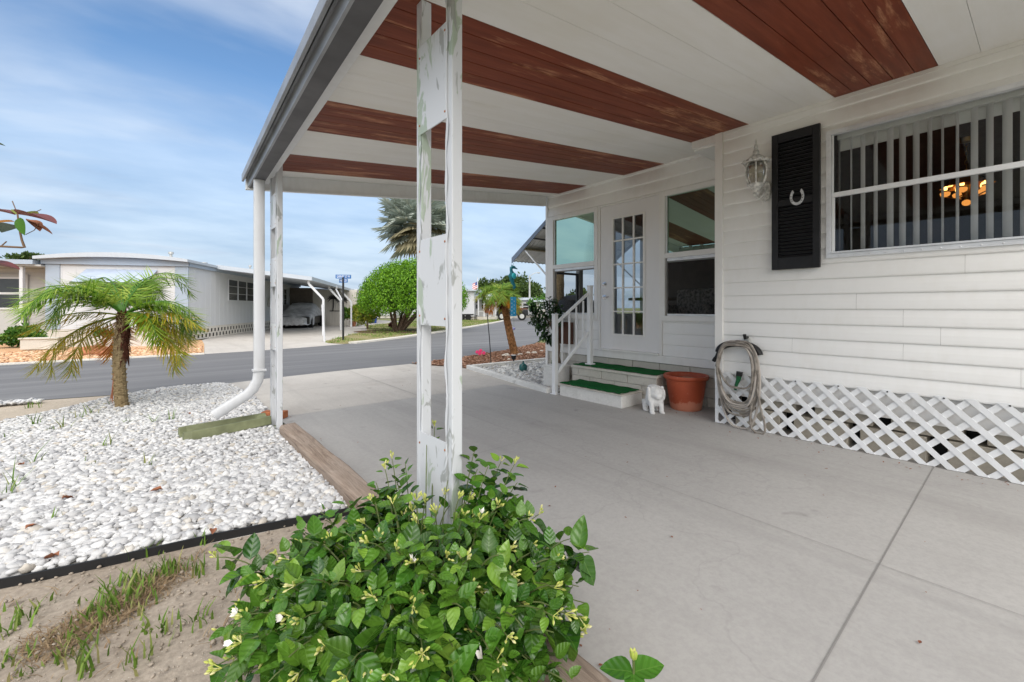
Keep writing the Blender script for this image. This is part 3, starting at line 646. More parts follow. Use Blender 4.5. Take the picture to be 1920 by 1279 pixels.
def build_home():
    mb = MB(); seams = [(int((.95-.50)/.127), .42), (int((1.05-.50)/.127)+0, .62), (1, .05), (2, .62), (3, -.1), (7, .30), (2, 1.35), (16, 1.25), (5, .9)]
    siding(mb, XW, -4.0, 1.945, .50, 2.90, .127, [(W0, W1, WZ0, WZ1)], .0125, seams); mb.build('wall', 'siding', home)
    mb = MB(); mb.box(XW+.02, -4, .42, XW+.05, 2.0, .498); mb.box(XW+.021, -4, .30, XW+.03, 2.0, .42); mb.build('skirt_board', 'white_trim', home)
    mb = MB(); mb.box(XW-.030, 1.944, .42, XW+.06, 2.02, 2.875); mb.build('corner_board', 'white_trim', home, bev=.004)
    mb = MB(); mb.box(XW-.02, -4, 2.845, XW-.012, 1.943, 2.874); mb.build('wall_trim', 'white_trim', home)
    mb = MB(); mb.box(XW-.005, 2.021, 2.80, XW+.02, 2.27, 2.90); mb.box(XW+.021, 2.0, 2.78, XS-.02, 2.26, 2.80); mb.build('soffit', 'white_trim', home)
    mb = MB(); mb.box(XW+.06, 1.96, .40, XS, 2.0, 2.9); mb.build('return_wall', 'white_trim', home)
    # roof of the home, over the rooms
    mb = MB(); mb.box(XW+.1, -4.2, 3.02, 9.5, 5.2, 3.14); mb.build('roof', 'far_roof', home); mb = MB(); mb.box(XW-.12, -4.2, 2.90, XW+.0999, YN0, 3.13); mb.build('eave', 'white_trim', home)
    # block piers behind the lattice
    mb = MB(); mb.box(XW+.25, -4, 0, XW+.26, 2.0, .50); mb.build('crawl_space_shade', 'black_paint', home)  # black sheet stands in for the darkness under the home
    mb = MB(); random.seed(3)
    for r, z in enumerate((.0, .205)):
        y = -4+.28*r
        while y < 1.9:
            mb.box(XW+.06, y, z+.003, XW+.24, min(y+.39, 1.97), z+.195); y += .39+random.choice((.08, .14, .11))
    mb.build('block_pier', 'block_tan', home, bev=.006)
    # the rooms behind the glass
    mb = MB()
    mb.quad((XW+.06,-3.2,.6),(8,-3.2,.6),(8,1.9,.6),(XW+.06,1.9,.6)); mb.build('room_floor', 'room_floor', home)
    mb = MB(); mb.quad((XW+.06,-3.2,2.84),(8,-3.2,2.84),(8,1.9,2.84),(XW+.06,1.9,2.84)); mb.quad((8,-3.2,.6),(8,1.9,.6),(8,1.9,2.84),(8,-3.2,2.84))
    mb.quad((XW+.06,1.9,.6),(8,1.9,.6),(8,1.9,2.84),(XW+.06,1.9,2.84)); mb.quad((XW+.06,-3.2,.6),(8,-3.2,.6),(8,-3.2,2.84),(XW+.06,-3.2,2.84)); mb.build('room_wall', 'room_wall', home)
    # big window
    fr = MB(); x0, x1 = XW-.026, XW+.03
    fr.box(x0, W1-.032, WZ0, x1, W1, WZ1); fr.box(x0, W0, WZ1-.034, x1, W1-.0321, WZ1); fr.box(x0, W0, WZ0, x1, W1-.0321, WZ0+.034)
    fr.box(x0-.008, W0, WZ0+.036, x0+.03, W1-.0325, WZ0+.050)
    for k in range(22):
        z = WZ0+.03+k*.047; fr.ell((x0-.001, W1-.016, z), (.004, .005, .005), 6, 4)
        y = W1-.05-k*.098; fr.ell((x0-.001, y, WZ1-.016), (.004, .006, .005), 6, 4); fr.ell((x0-.001, y-.04, WZ0+.014), (.004, .006, .005), 6, 4)
    wf = fr.build('window', 'aluminium', home, label='wide aluminium framed window with vertical blinds behind it')
    mb = MB(); mb.box(XW-.012, W0, 2.060, XW+.02, W1-.033, 2.098); mb.box(XW-.008, W1-.052, WZ0+.052, XW+.015, W1-.033, 2.059); mb.box(XW-.004, W1-.045, 2.099, XW+.012, W1-.033, WZ1-.035); mb.build('rail', 'white_metal', wf, bev=.003)
    mb = MB(); mb.quad((XW+.004, W0, WZ0+.04), (XW+.004, W1-.03, WZ0+.04), (XW+.004, W1-.03, 2.07), (XW+.004, W0, 2.07)); mb.quad((XW+.016, W0, 2.07), (XW+.016, W1-.03, 2.07), (XW+.016, W1-.03, WZ1-.03), (XW+.016, W0, WZ1-.03)); mb.build('pane', 'clear_glass', wf)
    # sun room front
    mb = MB(); siding(mb, XS, 2.0, 4.985, 2.60, 2.97, .155, (), .020); mb.build('header_wall', 'siding', home)
    for ya_, yb_ in ((2.0, 2.955), (3.965, 4.985)): mb = MB(); siding(mb, XS, ya_, yb_, .55, .985, .137, (), .008); mb.build('sill_wall', 'siding', home)
    mb = MB(); mb.box(XS-.028, 2.0, .455, XS+.03, 4.985, .549); mb.build('sill_board', 'white_trim', home, bev=.004)
    mb = MB()
    for r in range(4):
        y = 2.0-.2*(r % 2); z = .005+r*.112
        while y < 4.98:
            a, b = max(y, 2.0), min(y+.395, 4.98)
            if b-a > .03: mb.box(XS+.002, a, z, XS+.12, b, z+.106)
            y += .402
    mb.build('block_skirting', 'step_concrete', home, bev=.004)
    mb = MB(); mb.box(XS+.02, 2.0, 0, XS+.10, 4.97, .45); mb.build('mortar', 'concrete_grey', home)
    for nm, ya, yb, ga, gb in (('left', 3.965, 4.985, 4.03, 4.86), ('right', 2.0, 2.955, 2.06, 2.912)):
        x0, x1 = XS-.03, XS+.05; f = MB()
        f.box(x0, ya, .986, x1, ga, 2.598); f.box(x0, gb, .986, x1, yb, 2.598); f.box(x0, ga, 2.535, x1, gb, 2.598); f.box(x0, ga, 1.762, x1, gb, 1.825); f.box(x0-.015, ga, .986, x1, gb, 1.052)
        w = f.build('window', 'white_trim', home, bev=.004, label='white sash window with green tinted upper glass' )
        
        for bx in ((x0+.02, ga, 1.825, x0+.035, ga+.02, 2.535), (x0+.02, gb-.02, 1.825, x0+.035, gb, 2.535), (x0+.02, ga+.0201, 1.725, x0+.03, gb-.0201, 1.761), (x0+.02, ga+.0201, 1.0525, x0+.03, gb-.0201, 1.075)):
            g = MB(); g.box(*bx); g.build('sash_bar', 'aluminium', w)
        g = MB(); g.quad((XS+.01, ga, 1.82), (XS+.01, gb, 1.82), (XS+.01, gb, 2.54), (XS+.01, ga, 2.54)); g.build('pane', 'green_glass', w, label='green tinted reflective upper pane')
        g = MB(); g.quad((XS+.012, ga, 1.05), (XS+.012, gb, 1.05), (XS+.012, gb, 1.77), (XS+.012, ga, 1.77)); g.build('insect_screen', 'screen_mesh', w)
        g = MB(); g.tube([(XS+.06, ga, 1.735), (XS+.06, gb, 1.735)], .022, 10); g.build('roller_tube', 'white_metal', w, smooth=True)
    # door
    f = MB(); x0 = XS-.022; f.box(x0, 2.956, .55, XS+.05, 2.998, 2.598); f.box(x0, 3.928, .55, XS+.05, 3.964, 2.598); f.box(x0, 2.9981, 2.572, XS+.05, 3.9279, 2.597); f.box(XS-.05, 2.9981, .550, XS+.05, 3.9279, .574); f.build('door_frame', 'white_trim', home, bev=.003)
    d = MB(); dx0, dx1 = XS-.012, XS+.03; gy0, gy1, gz0, gz1 = 3.205, 3.722, .775, 2.39
    d.box(dx0, 3.0, .576, dx1, gy0, 2.57); d.box(dx0, gy1, .576, dx1, 3.926, 2.57); d.box(dx0, gy0, .576, dx1, gy1, gz0); d.box(dx0, gy0, gz1, dx1, gy1, 2.57)
    door = d.build('door', 'door_paint', home, label='white french door with fifteen small panes')
    g = MB(); bx = XS-.024
    for a, b, c, e in ((gy0-.004, gy0+.022, gz0, gz1), (gy1-.022, gy1+.004, gz0, gz1)): g.box(bx, a, c, XS+.02, b, e)
    for c in (gz0-.006, gz1-.016): g.box(bx, gy0+.0221, c, XS+.02, gy1-.0221, c+.022)
    cw = (gy1-gy0)/3; rh = (gz1-gz0)/5
    for k in (1, 2): g.box(bx+.006, gy0+k*cw-.009, gz0+.016, XS+.012, gy0+k*cw+.009, gz1-.016)
    for k in range(1, 5): g.box(bx+.008, gy0+.0221, gz0+k*rh-.009, XS+.010, gy1-.0221, gz0+k*rh+.009)
    g.build('muntins', 'white_trim', door)
    g = MB(); g.quad((XS+.004, gy0, gz0), (XS+.004, gy1, gz0), (XS+.004, gy1, gz1), (XS+.004, gy0, gz1)); g.build('pane', 'door_glass', door)
    g = MB(); g.lathe([(.031, 0), (.031, .006), (.014, .010), (.014, .03), (.022, .034), (.0, .04)], (0, 0, 0), 16, False)
    V = [(dx0-z, 3.85+y, 1.48+x) for (x, y, z) in g.v]; k = MB(); k.add(V, g.f); k.build('deadbolt', 'steel', door, smooth=True)
    k = MB(); k.add([(dx0-z, 3.85+y, 1.30+x) for (x, y, z) in g.v], g.f); k.tube([(dx0-.04, 3.85, 1.30), (dx0-.045, 3.80, 1.297), (dx0-.04, 3.75, 1.302)], [.010, .009, .006], 8); k.build('handle', 'steel', door, smooth=True)
    # inside the sun room
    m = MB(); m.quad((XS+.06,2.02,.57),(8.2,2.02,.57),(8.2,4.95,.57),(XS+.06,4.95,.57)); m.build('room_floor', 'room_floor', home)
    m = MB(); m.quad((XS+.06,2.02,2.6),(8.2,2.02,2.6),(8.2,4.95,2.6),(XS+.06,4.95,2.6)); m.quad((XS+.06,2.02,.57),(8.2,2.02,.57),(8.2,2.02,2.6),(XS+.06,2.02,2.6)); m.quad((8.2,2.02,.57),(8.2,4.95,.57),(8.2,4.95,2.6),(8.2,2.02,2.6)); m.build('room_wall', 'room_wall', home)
    # end wall with its window openings
    e = MB(); y0, y1 = 4.95, 5.03
    e.box(XS-.03, 4.986, 0, XS+.10, y1, 2.95); e.box(XS+.1001, y0, 0, 8.4, y1, 1.04); e.box(XS+.1001, y0, 2.54, 8.4, y1, 3.0)
    for x in (5.60, 6.55, 7.5): e.box(x, y0, 1.0401, x+.09, y1, 2.5399)
    e.box(8.2, y0, 1.0401, 8.4, y1, 2.5399); e.build('end_wall', 'white_trim', home)
    for bx in ((XS+.1001, y0+.02, 1.70, 5.5999, y0+.05, 1.735), (XS+.1001, y0+.02, 1.0401, XS+.14, y0+.05, 1.6999), (5.555, y0+.02, 1.0401, 5.5999, y0+.05, 1.6999), (XS+.1001, y0+.021, 2.50, 5.5999, y0+.05, 2.5399)): e = MB(); e.box(*bx); e.build('end_sash', 'dark_metal', home)
    e = MB(); e.quad((XS+.1, 4.995, 1.735), (8.2, 4.995, 1.735), (8.2, 4.995, 2.54), (XS+.1, 4.995, 2.54)); e.build('end_pane', 'clear_glass', home)
build_home()
def blinds():
    t = thing('vertical_blinds', 'white vertical blind slats hanging inside the wide aluminium window', 'blinds', (XW+.10, 0, 2.60))
    mb = MB(); mb.box(XW+.085, W0, 2.555, XW+.125, W1-.05, 2.60); mb.build('headrail', 'blind_white', t)
    mb = MB(); mb.box(XW+.14, W0, 2.47, XW+.15, W1-.05, 2.60); mb.build('valance', 'blind_white', t)
    X = XW+.105; ys = [(1.035,.010),(.955,.010),(.88,.030),(.80,.026),(.712,.040),(.64,.039),(.562,.037),(.488,.026),(.42,.013),(.345,.017),(.262,.036),(.19,.036),(.11,.046),(.03,.05)]
    ys += [(-.05-.078*k, .03+.02*math.sin(k*1.7)) for k in range(30)]
    for y, w in ys:
        th = math.atan2(y, X)+math.asin(min(1, w/.089*math.cos(math.atan2(y, X)))); h = .0445
        dx, dy = math.cos(th)*h, math.sin(th)*h; m = MB(); n = Vector((-math.sin(th), math.cos(th), 0))*.006
        cs = [(-1, 0), (-.5, .75), (0, 1), (.5, .75), (1, 0)]
        V = []; 
        for (k, c) in cs:
            for z in (1.62, 2.552): V.append((X+dx*k+n.x*c, y+dy*k+n.y*c, z))
        m.add(V, [(2*i, 2*i+2, 2*i+3, 2*i+1) for i in range(4)]); m.build('slat', 'blind_white', t, smooth=True)
blinds()
def chandelier():
    c = Vector((6.0, .42, 0)); 
    px = at(1812, 352, 4.3); c = Vector((px.x, px.y, px.z))
    t = thing('chandelier', 'lit amber glass and brass chandelier hanging in the room behind the blinds', 'chandelier', (c.x, c.y, 2.84))
    m = MB(); m.lathe([(.0,2.84),(.06,2.84),(.05,2.80),(.0,2.79)], (c.x,c.y,0), 14, False)
    for k in range(12):
        z = 2.80-k*.045
        if z < c.z+.12: break
        a = 1 if k % 2 else 0; m.tube([(c.x+.012*math.cos(q)*a, c.y+.012*math.cos(q)*(1-a), z-.022+.026*math.sin(q)) for q in np.linspace(0, 6.28, 9)], .003, 5, False)
    m.lathe([(.004,.16),(.03,.12),(.02,.06),(.05,.02),(.03,-.06),(.012,-.12)], c, 12); m.build('stem', 'brass', t, smooth=True)
    g = MB(); g.lathe([(.05,.13),(.13,.085),(.20,.02),(.195,.015),(.13,.075),(.05,.12)], c, 8, False); g.build('shade', 'amber_glass', t)
    for k in range(5):
        a = k*2*math.pi/5+.5; q = c+Vector((.15*math.cos(a), .15*math.sin(a), -.02))
        m = MB(); m.tube([c+Vector((0,0,-.05)), c+(q-c)*.5+Vector((0,0,-.09)), q+Vector((0,0,-.05)), q], .006, 6); m.lathe([(.0,-.01),(.03,0),(.035,.012)], q, 10, False); m.build('arm', 'brass', t, smooth=True)
        m = MB(); m.ell(q+Vector((0,0,.035)), (.017,.017,.035), 10, 7); m.build('bulb', 'lamp_bulb', t, smooth=True)
        m = MB(); m.lathe([(.012,-.05),(.035,-.035),(.04,-.01),(.03,.0)], q, 8, False); m.build('crystal_cup', 'lamp_bulb_soft', t)
    m = MB(); m.ell(c+Vector((0,0,-.15)), (.035,.035,.03), 10, 7); m.build('bottom_globe', 'lamp_bulb_soft', t, smooth=True)
chandelier()
def room_things():
    t = thing('armchair', 'patterned armchair seen dimly through the right sun room screen', 'armchair', (6.1, 3.3, .57))
    m = MB(); m.box(5.8,2.9,.75,6.5,3.7,1.0); m.build('seat', 'patterned_cloth', t, bev=.05)
    m = MB(); m.box(6.5,2.9,.75,6.7,3.7,1.45); m.build('backrest', 'patterned_cloth', t, bev=.06)
    for y in (2.8, 3.62): m = MB(); m.box(5.8,y,.75,6.48,y+.16,1.2); m.build('armrest', 'patterned_cloth', t, bev=.05)
    for x in (5.85, 6.6):
        for y in (2.88, 3.68): m = MB(); m.tube([(x,y,.572),(x,y,.75)], .025, 8); m.build('leg', 'brown_stem', t)
    t = thing('dining_table', 'round wooden table glimpsed through the french door panes', 'table', (6.8, 4.2, .57))
    m = MB(); m.lathe([(.0,1.28),(.5,1.28),(.5,1.32),(.0,1.32)], (6.8,4.2,0), 28, False); m.build('table_top', 'bark', t)
    m = MB(); m.lathe([(.25,.572),(.05,.62),(.05,1.25),(.15,1.279)], (6.8,4.2,0), 14); m.build('pedestal', 'bark', t)
room_things()
# ---------------------------------------------------------------- carport
CZ = lambda x: 2.877+.11*(x-XW)          # the ceiling rises to the house
EX = lambda y: .67+.0395*(y-5.0)         # the slightly splayed outer edge
YN, YF = -.55, 5.02
carport = thing('carport', 'white carport roof with brown painted ceiling stripes on two white metal posts', 'carport', (2.5, 1.9, 0))
def build_carport():
    edges = [YN, -.19, .43, 1.04, 1.705, 2.285, 2.925, 3.53, 4.175, 4.755, 4.98]
    for i, (a, b) in enumerate(zip(edges, edges[1:])):
        brown = i in (0, 2, 4, 6, 8); nb = max(1, round((b-a)/(.122 if brown else .2))); w = (b-a)/nb
        mb = MB(); xe = XW-.004 if b <= 2.29 else XS-.004; gap = .005 if brown else .002
        cuts = [None]*nb
        for j in range(nb):
            y0, y1 = a+j*w+gap/2, a+(j+1)*w-gap/2; x0 = EX((y0+y1)/2)+.21
            js = [x0, xe] if not brown else [x0]+sorted(random.uniform(x0+.3, xe-.3) for _ in range(1))+[xe]
            for xa, xb in zip(js, js[1:]):
                xa += .0015; V = [(xa,y0,CZ(xa)),(xb,y0,CZ(xb)),(xb,y1,CZ(xb)),(xa,y1,CZ(xa)),(xa,y0,CZ(xa)+.02),(xb,y0,CZ(xb)+.02),(xb,y1,CZ(xb)+.02),(xa,y1,CZ(xa)+.02)]
                mb.add(V, [(0,3,2,1),(4,5,6,7),(0,1,5,4),(1,2,6,5),(2,3,7,6),(3,0,4,7)])
        mb.build('ceiling_panel', 'ceiling_brown' if brown else 'ceiling_white', carport, label='worn reddish brown painted ceiling boards' if brown else 'white painted ceiling boards')
    mb = MB(); x1 = XW+1.0
    P = [(EX(YN)+.10,YN),(x1,YN),(x1,YF),(EX(YF)+.10,YF)]
    V = [(x,y,CZ(x)+.024) for x,y in P]+[(x,y,CZ(x)+.10) for x,y in P]; mb.add(V, [(0,3,2,1),(4,5,6,7),(0,1,5,4),(1,2,6,5),(2,3,7,6),(3,0,4,7)]); mb.build('roof_deck', 'far_roof', carport)
    def along(mb, xa, xb, za, zb):
        V = []
        for y in (YN, YF):
            e = EX(y); V += [(e+xa,y,za),(e+xb,y,za),(e+xb,y,zb),(e+xa,y,zb)]
        mb.add(V, [(0,1,2,3),(4,7,6,5),(0,4,5,1),(1,5,6,2),(2,6,7,3),(3,7,4,0)])
    mb = MB(); along(mb, -.005, .015, 2.405, 2.475); along(mb, .0151, .22, 2.462, 2.474); mb.build('roof_edge', 'gutter_metal', carport, bev=.002)
    mb = MB(); along(mb, .045, .060, 2.345, 2.440); along(mb, .030, .0449, 2.430, 2.440); gt = mb.build('gutter', 'gutter_metal', carport); mb = MB(); along(mb, .0601, .15, 2.347, 2.357); along(mb, .135, .15, 2.3571, 2.44); mb.build('underside', 'gutter_under_shade', gt)  # the shade under the gutter is put into a darker metal colour
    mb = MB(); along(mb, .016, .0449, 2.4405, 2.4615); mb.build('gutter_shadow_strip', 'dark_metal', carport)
    mb = MB(); along(mb, .152, .228, 2.405, 2.4615); mb.build('edge_beam', 'white_metal', carport, bev=.003)
    def endbar(mb, y0, y1, dz0, dz1, xa, xb):
        V = [(x, y, CZ(x)+dz) for y in (y0, y1) for x, dz in ((xa, dz0), (xb, dz0), (xb, dz1), (xa, dz1))]
        mb.add(V, [(0,1,2,3),(4,7,6,5),(0,4,5,1),(1,5,6,2),(2,6,7,3),(3,7,4,0)])
    mb = MB(); endbar(mb, 4.982, 5.045, -.15, .03, .70, XS-.06); endbar(mb, 4.972, 4.9815, -.155, -.135, .72, XS-.06); mb.build('end_beam', 'white_metal', carport, bev=.003)
    for (xa, ya, yb, ztop, plates) in ((.90, 1.455, 1.705, 2.502, [(1.905,2.29,-.03),(1.075,1.445,.0),(.05,.61,.0)]), (.87, 4.45, 4.70, 2.498, [(1.90,2.22,0),(1.35,1.62,0),(.75,1.0,0)])):
        post = bpy.data.objects.new('post', None); COL.objects.link(post); post.parent = carport; post['label'] = 'peeling white two legged metal post with flat plates'
        for (z0, z1, sk) in plates:
            pm = MB(); P = [(xa-.001, ya+.032, z0), (xa-.001, yb+.022, z0), (xa-.001, yb+.022, z1), (xa-.001, ya+.032, z1)]
            pm.extr([(x, y, z) for x, y, z in P], (-.005, 0, 0)); pl = pm.build('plate', 'post_paint', post)
            for yy, zz in ((ya+.045, z1-.03), (yb+.008, z1-.05), (ya+.045, z0+.03), (yb+.008, z0+.04)): q = MB(); q.ell((xa-.0065, yy, zz), (.003,.005,.005), 8, 5); q.build('screw', 'rust_rock', post)
        for y in (ya, yb):
            m = MB(); m.box(xa, y, .004, xa+.048, y+.05, ztop); m.build('leg', 'post_paint', post, bev=.004)
            v = MB(); pts = []
            for k in range(60):
                z = .1+k*(ztop-.2)/59; pts.append((xa-.0035, y+(.012 if y == yb else .036)+(.005*math.sin(z*17+y*3)+.004*math.sin(z*29)), z))
            V = []; 
            for i, p in enumerate(pts):
                w = .006+.004*math.sin(i*1.3); V += [(p[0]-.002, p[1]-w, p[2]), (p[0]-.004, p[1], p[2]), (p[0]-.002, p[1]+w, p[2])]
            F = []
            for i in range(len(pts)-1):
                a = i*3; F += [(a,a+1,a+4,a+3),(a+1,a+2,a+5,a+4)]
            v.add(V, F); v.build('vine_trim', 'post_paint', post)
    # downspout with its elbow
    m = MB(); y = 4.63; x = .755
    pts = [(x,y,2.344),(x,y,1.2),(x,y,.56),(x-.012,y,.47),(x-.05,y,.395),(x-.10,y,.345),(.40,y-.03,.20)]
    V = []; F = []; n = 12
    P = [Vector(p) for p in pts]; sd = Vector((0,1,0))
    for i, p in enumerate(P):
        d = (P[min(i+1,len(P)-1)]-P[max(i-1,0)]).normalized(); up = sd.cross(d)
        for k in range(n):
            a = 2*math.pi*k/n; cx, sx = math.cos(a), math.sin(a); q = 3.2
            cx = math.copysign(abs(cx)**(2/q), cx); sx = math.copysign(abs(sx)**(2/q), sx); V.append(p+sd*cx*.036+up*sx*.047)
    for i in range(len(P)-1):
        for k in range(n): k2 = (k+1) % n; F.append((i*n+k, i*n+k2, (i+1)*n+k2, (i+1)*n+k))
    m.add(V, F); dn = m.build('downspout', 'downspout_paint', carport, smooth=True, sharp=R(40))
    m = MB(); m.box(x-.056, y-.044, .555, x+.056, y+.044, .575); m.build('joint_band', 'downspout_paint', dn, bev=.004)
build_carport()

# ---------------------------------------------------------------- things on and by the home
def shutter():
    t = thing('window_shutter', 'tall black louvred shutter beside the wide window, a horseshoe on it', 'shutter', (XW-.03, 1.31, 1.485))
    x0, x1 = XW-.056, XW-.0255; ya, yb, za, zb = 1.132, 1.497, 1.487, 2.69
    m = MB(); m.box(x0, ya, za, x1, ya+.052, zb); m.box(x0, yb-.052, za, x1, yb, zb)
    for a, b in ((za, za+.105), (2.045, 2.10), (zb-.08, zb)): m.box(x0, ya+.0521, a, x1, yb-.0521, b)
    m.box(x1-.005, ya+.0521, za+.1051, x1, yb-.0521, zb-.0801)
    m.build('frame', 'black_paint', t, bev=.003)
    for a, b in ((za+.105, 2.045), (2.10, zb-.08)):
        m = MB(); n = int((b-a)/.030); h = (b-a)/n
        for k in range(n): 
            z = a+(k+.5)*h; m.obox((x0+.011, (ya+yb)/2, z), (0,1,0), (.75,0,.66), (-.66,0,.75), ((yb-ya)/2-.053, .012, .003))
        m.build('louvres', 'black_paint', t)
    c = Vector((x0-.006, 1.297, 2.103)); V = []; n = 26
    for i in range(n+1):
        a = R(-62)+(R(304)-R(0))*i/n*1.0; a = R(128)+R(284)*i/n
        ro, ri = .066, .043; sx = .82
        for r in (ro, ri): V.append((0, math.cos(a)*r*sx, math.sin(a)*r*(1.06 if math.sin(a) < 0 else 1.30)))
    mb = MB(); V2 = [(c.x, c.y+p[1], c.z+p[2]) for p in V]+[(c.x+.007, c.y+p[1], c.z+p[2]) for p in V]; N = len(V); F = []
    for i in range(n):
        a = 2*i; F += [(a, a+1, a+3, a+2), (N+a, N+a+2, N+a+3, N+a+1), (a, a+2, N+a+2, N+a), (a+1, N+a+1, N+a+3, a+3)]
    F += [(0, N, N+1, 1), (2*n, 2*n+1, N+2*n+1, N+2*n)]; mb.add(V2, F)
    hs = thing('horseshoe', 'grey iron horseshoe nailed to the black shutter', 'horseshoe', c)
    mb.build('shoe', 'horseshoe_metal', hs, bev=.002)
    m = MB()
    for i in (4, 6, 8, 18, 20, 22):
        p = (Vector(V[2*i])+Vector(V[2*i+1]))/2; m.ell((c.x-.0005, c.y+p.y, c.z+p.z), (.003,.004,.004), 6, 4)
    m.build('nail_heads', 'black_iron', hs)
shutter()
def wall_lantern():
    c = Vector((XW-.165, 1.585, 0)); t = thing('wall_lantern', 'ornate weathered white coach lantern on the siding left of the shutter', 'wall lamp', (XW-.02, 1.565, 2.2))
    m = MB(); m.lathe([(.004,2.665),(.010,2.65),(.006,2.63),(.014,2.60),(.018,2.585),(.010,2.575),(.024,2.555),(.028,2.53),(.04,2.515),(.088,2.475),(.104,2.452),(.098,2.444),(.08,2.45)], c, 20, False); m.build('cap', 'lantern_paint', t, smooth=True)
    m = MB()
    for k in range(10):
        a = 2*math.pi*k/10; m.ell(c+Vector((.102*math.cos(a), .102*math.sin(a), 2.458)), (.018,.018,.014), 8, 5)
    m.build('cap_scallops', 'lantern_paint', t, smooth=True)
    m = MB(); m.lathe([(.062,2.446),(.082,2.41),(.088,2.36),(.078,2.30),(.055,2.255)], c, 20, False); m.build('glass_globe', 'lamp_glass', t, smooth=True)
    for k in range(6):
        a = 2*math.pi*k/6+.35; u = Vector((math.cos(a), math.sin(a), 0)); m = MB()
        m.tube([c+u*r+Vector((0,0,z)) for r, z in ((.070,2.45),(.088,2.41),(.094,2.36),(.084,2.30),(.060,2.25))], .0075, 6); m.build('rib', 'lantern_paint', t, smooth=True)
    m = MB(); m.lathe([(.0,2.265),(.062,2.262),(.070,2.25),(.05,2.235),(.038,2.215),(.02,2.19),(.024,2.17),(.012,2.15),(.0,2.13)], c, 18, False); m.build('base_cup', 'lantern_paint', t, smooth=True)
    m = MB(); m.tube([(c.x, c.y, 2.265), (c.x, c.y, 2.30)], .014, 10); m.ell((c.x, c.y, 2.335), (.022,.022,.035), 10, 8); m.build('bulb', 'room_light', t, smooth=True)
    m = MB()
    Y = c.y-.025
    P = [(2.12,.0),(2.13,.028),(2.18,.046),(2.24,.05),(2.28,.042),(2.305,.012),(2.31,0)]
    out = [(XW-.02, Y+w, z) for z, w in P]+[(XW-.02, Y-w, z) for z, w in P[::-1]][1:-1]
    m.extr(out, (-.016, 0, 0)); m.build('back_plate', 'lantern_paint', t, bev=.004)
    m = MB(); pts = [(XW-.03, Y, 2.24), (XW-.06, Y, 2.20), (XW-.10, Y+.008, 2.155), (XW-.14, Y+.018, 2.135), (c.x, c.y, 2.145), (c.x, c.y, 2.19)]; m.tube(pts, [.014,.015,.013,.012,.014,.02], 8)
    m.tube([(XW-.05, Y, 2.21), (XW-.065, Y, 2.17), (XW-.06, Y, 2.135), (XW-.075, Y, 2.11), (XW-.09, Y, 2.125)], [.012,.011,.009,.008,.006], 7); m.build('scroll_arm', 'lantern_paint', t, smooth=True)
wall_lantern()
def lattice():
    t = thing('lattice_panel', 'white diagonal lattice panel screening the space under the home', 'lattice', (XW-.02, -.5, 0))
    y0, y1, z0, z1 = -3.5, 2.0, .015, .525; p = .1045*math.sqrt(2); w = .019*math.sqrt(2)
    for s, x, nm in ((1, XW-.036, 'front_strips'), (-1, XW-.0295, 'rear_strips')):
        m = MB(); k = -80
        while k < 120:
            c = y0+k*p; k += 1
            # strip along  y - s*z = c
            def pt(a, z): return (a+s*z, z)
            poly = [(c-w+s*z0, z0), (c+w+s*z0, z0), (c+w+s*z1, z1), (c-w+s*z1, z1)]
            def clip(P, f):
                o = []
                for a, b in zip(P, P[1:]+P[:1]):
                    fa, fb = f(a), f(b)
                    if fa >= 0: o.append(a)
                    if fa*fb < 0: u = fa/(fa-fb); o.append((a[0]+(b[0]-a[0])*u, a[1]+(b[1]-a[1])*u))
                return o
            poly = clip(clip(poly, lambda q: q[0]-y0), lambda q: y1-q[0]) if True else poly
            if len(poly) < 3: continue
            m.extr([(x, a, b) for a, b in poly], (.006, 0, 0))
        m.build(nm, 'white_metal', t)
    m = MB(); m.box(XW-.037, 1.985, .015, XW-.022, 2.012, .50); m.build('end_strip', 'white_metal', t)
    m = MB()
    for k in range(9): m.ell((XW-.040, 1.62-.305*k, .512), (.003,.006,.006), 8, 5)
    m.build('screw_heads', 'black_iron', t)
lattice()
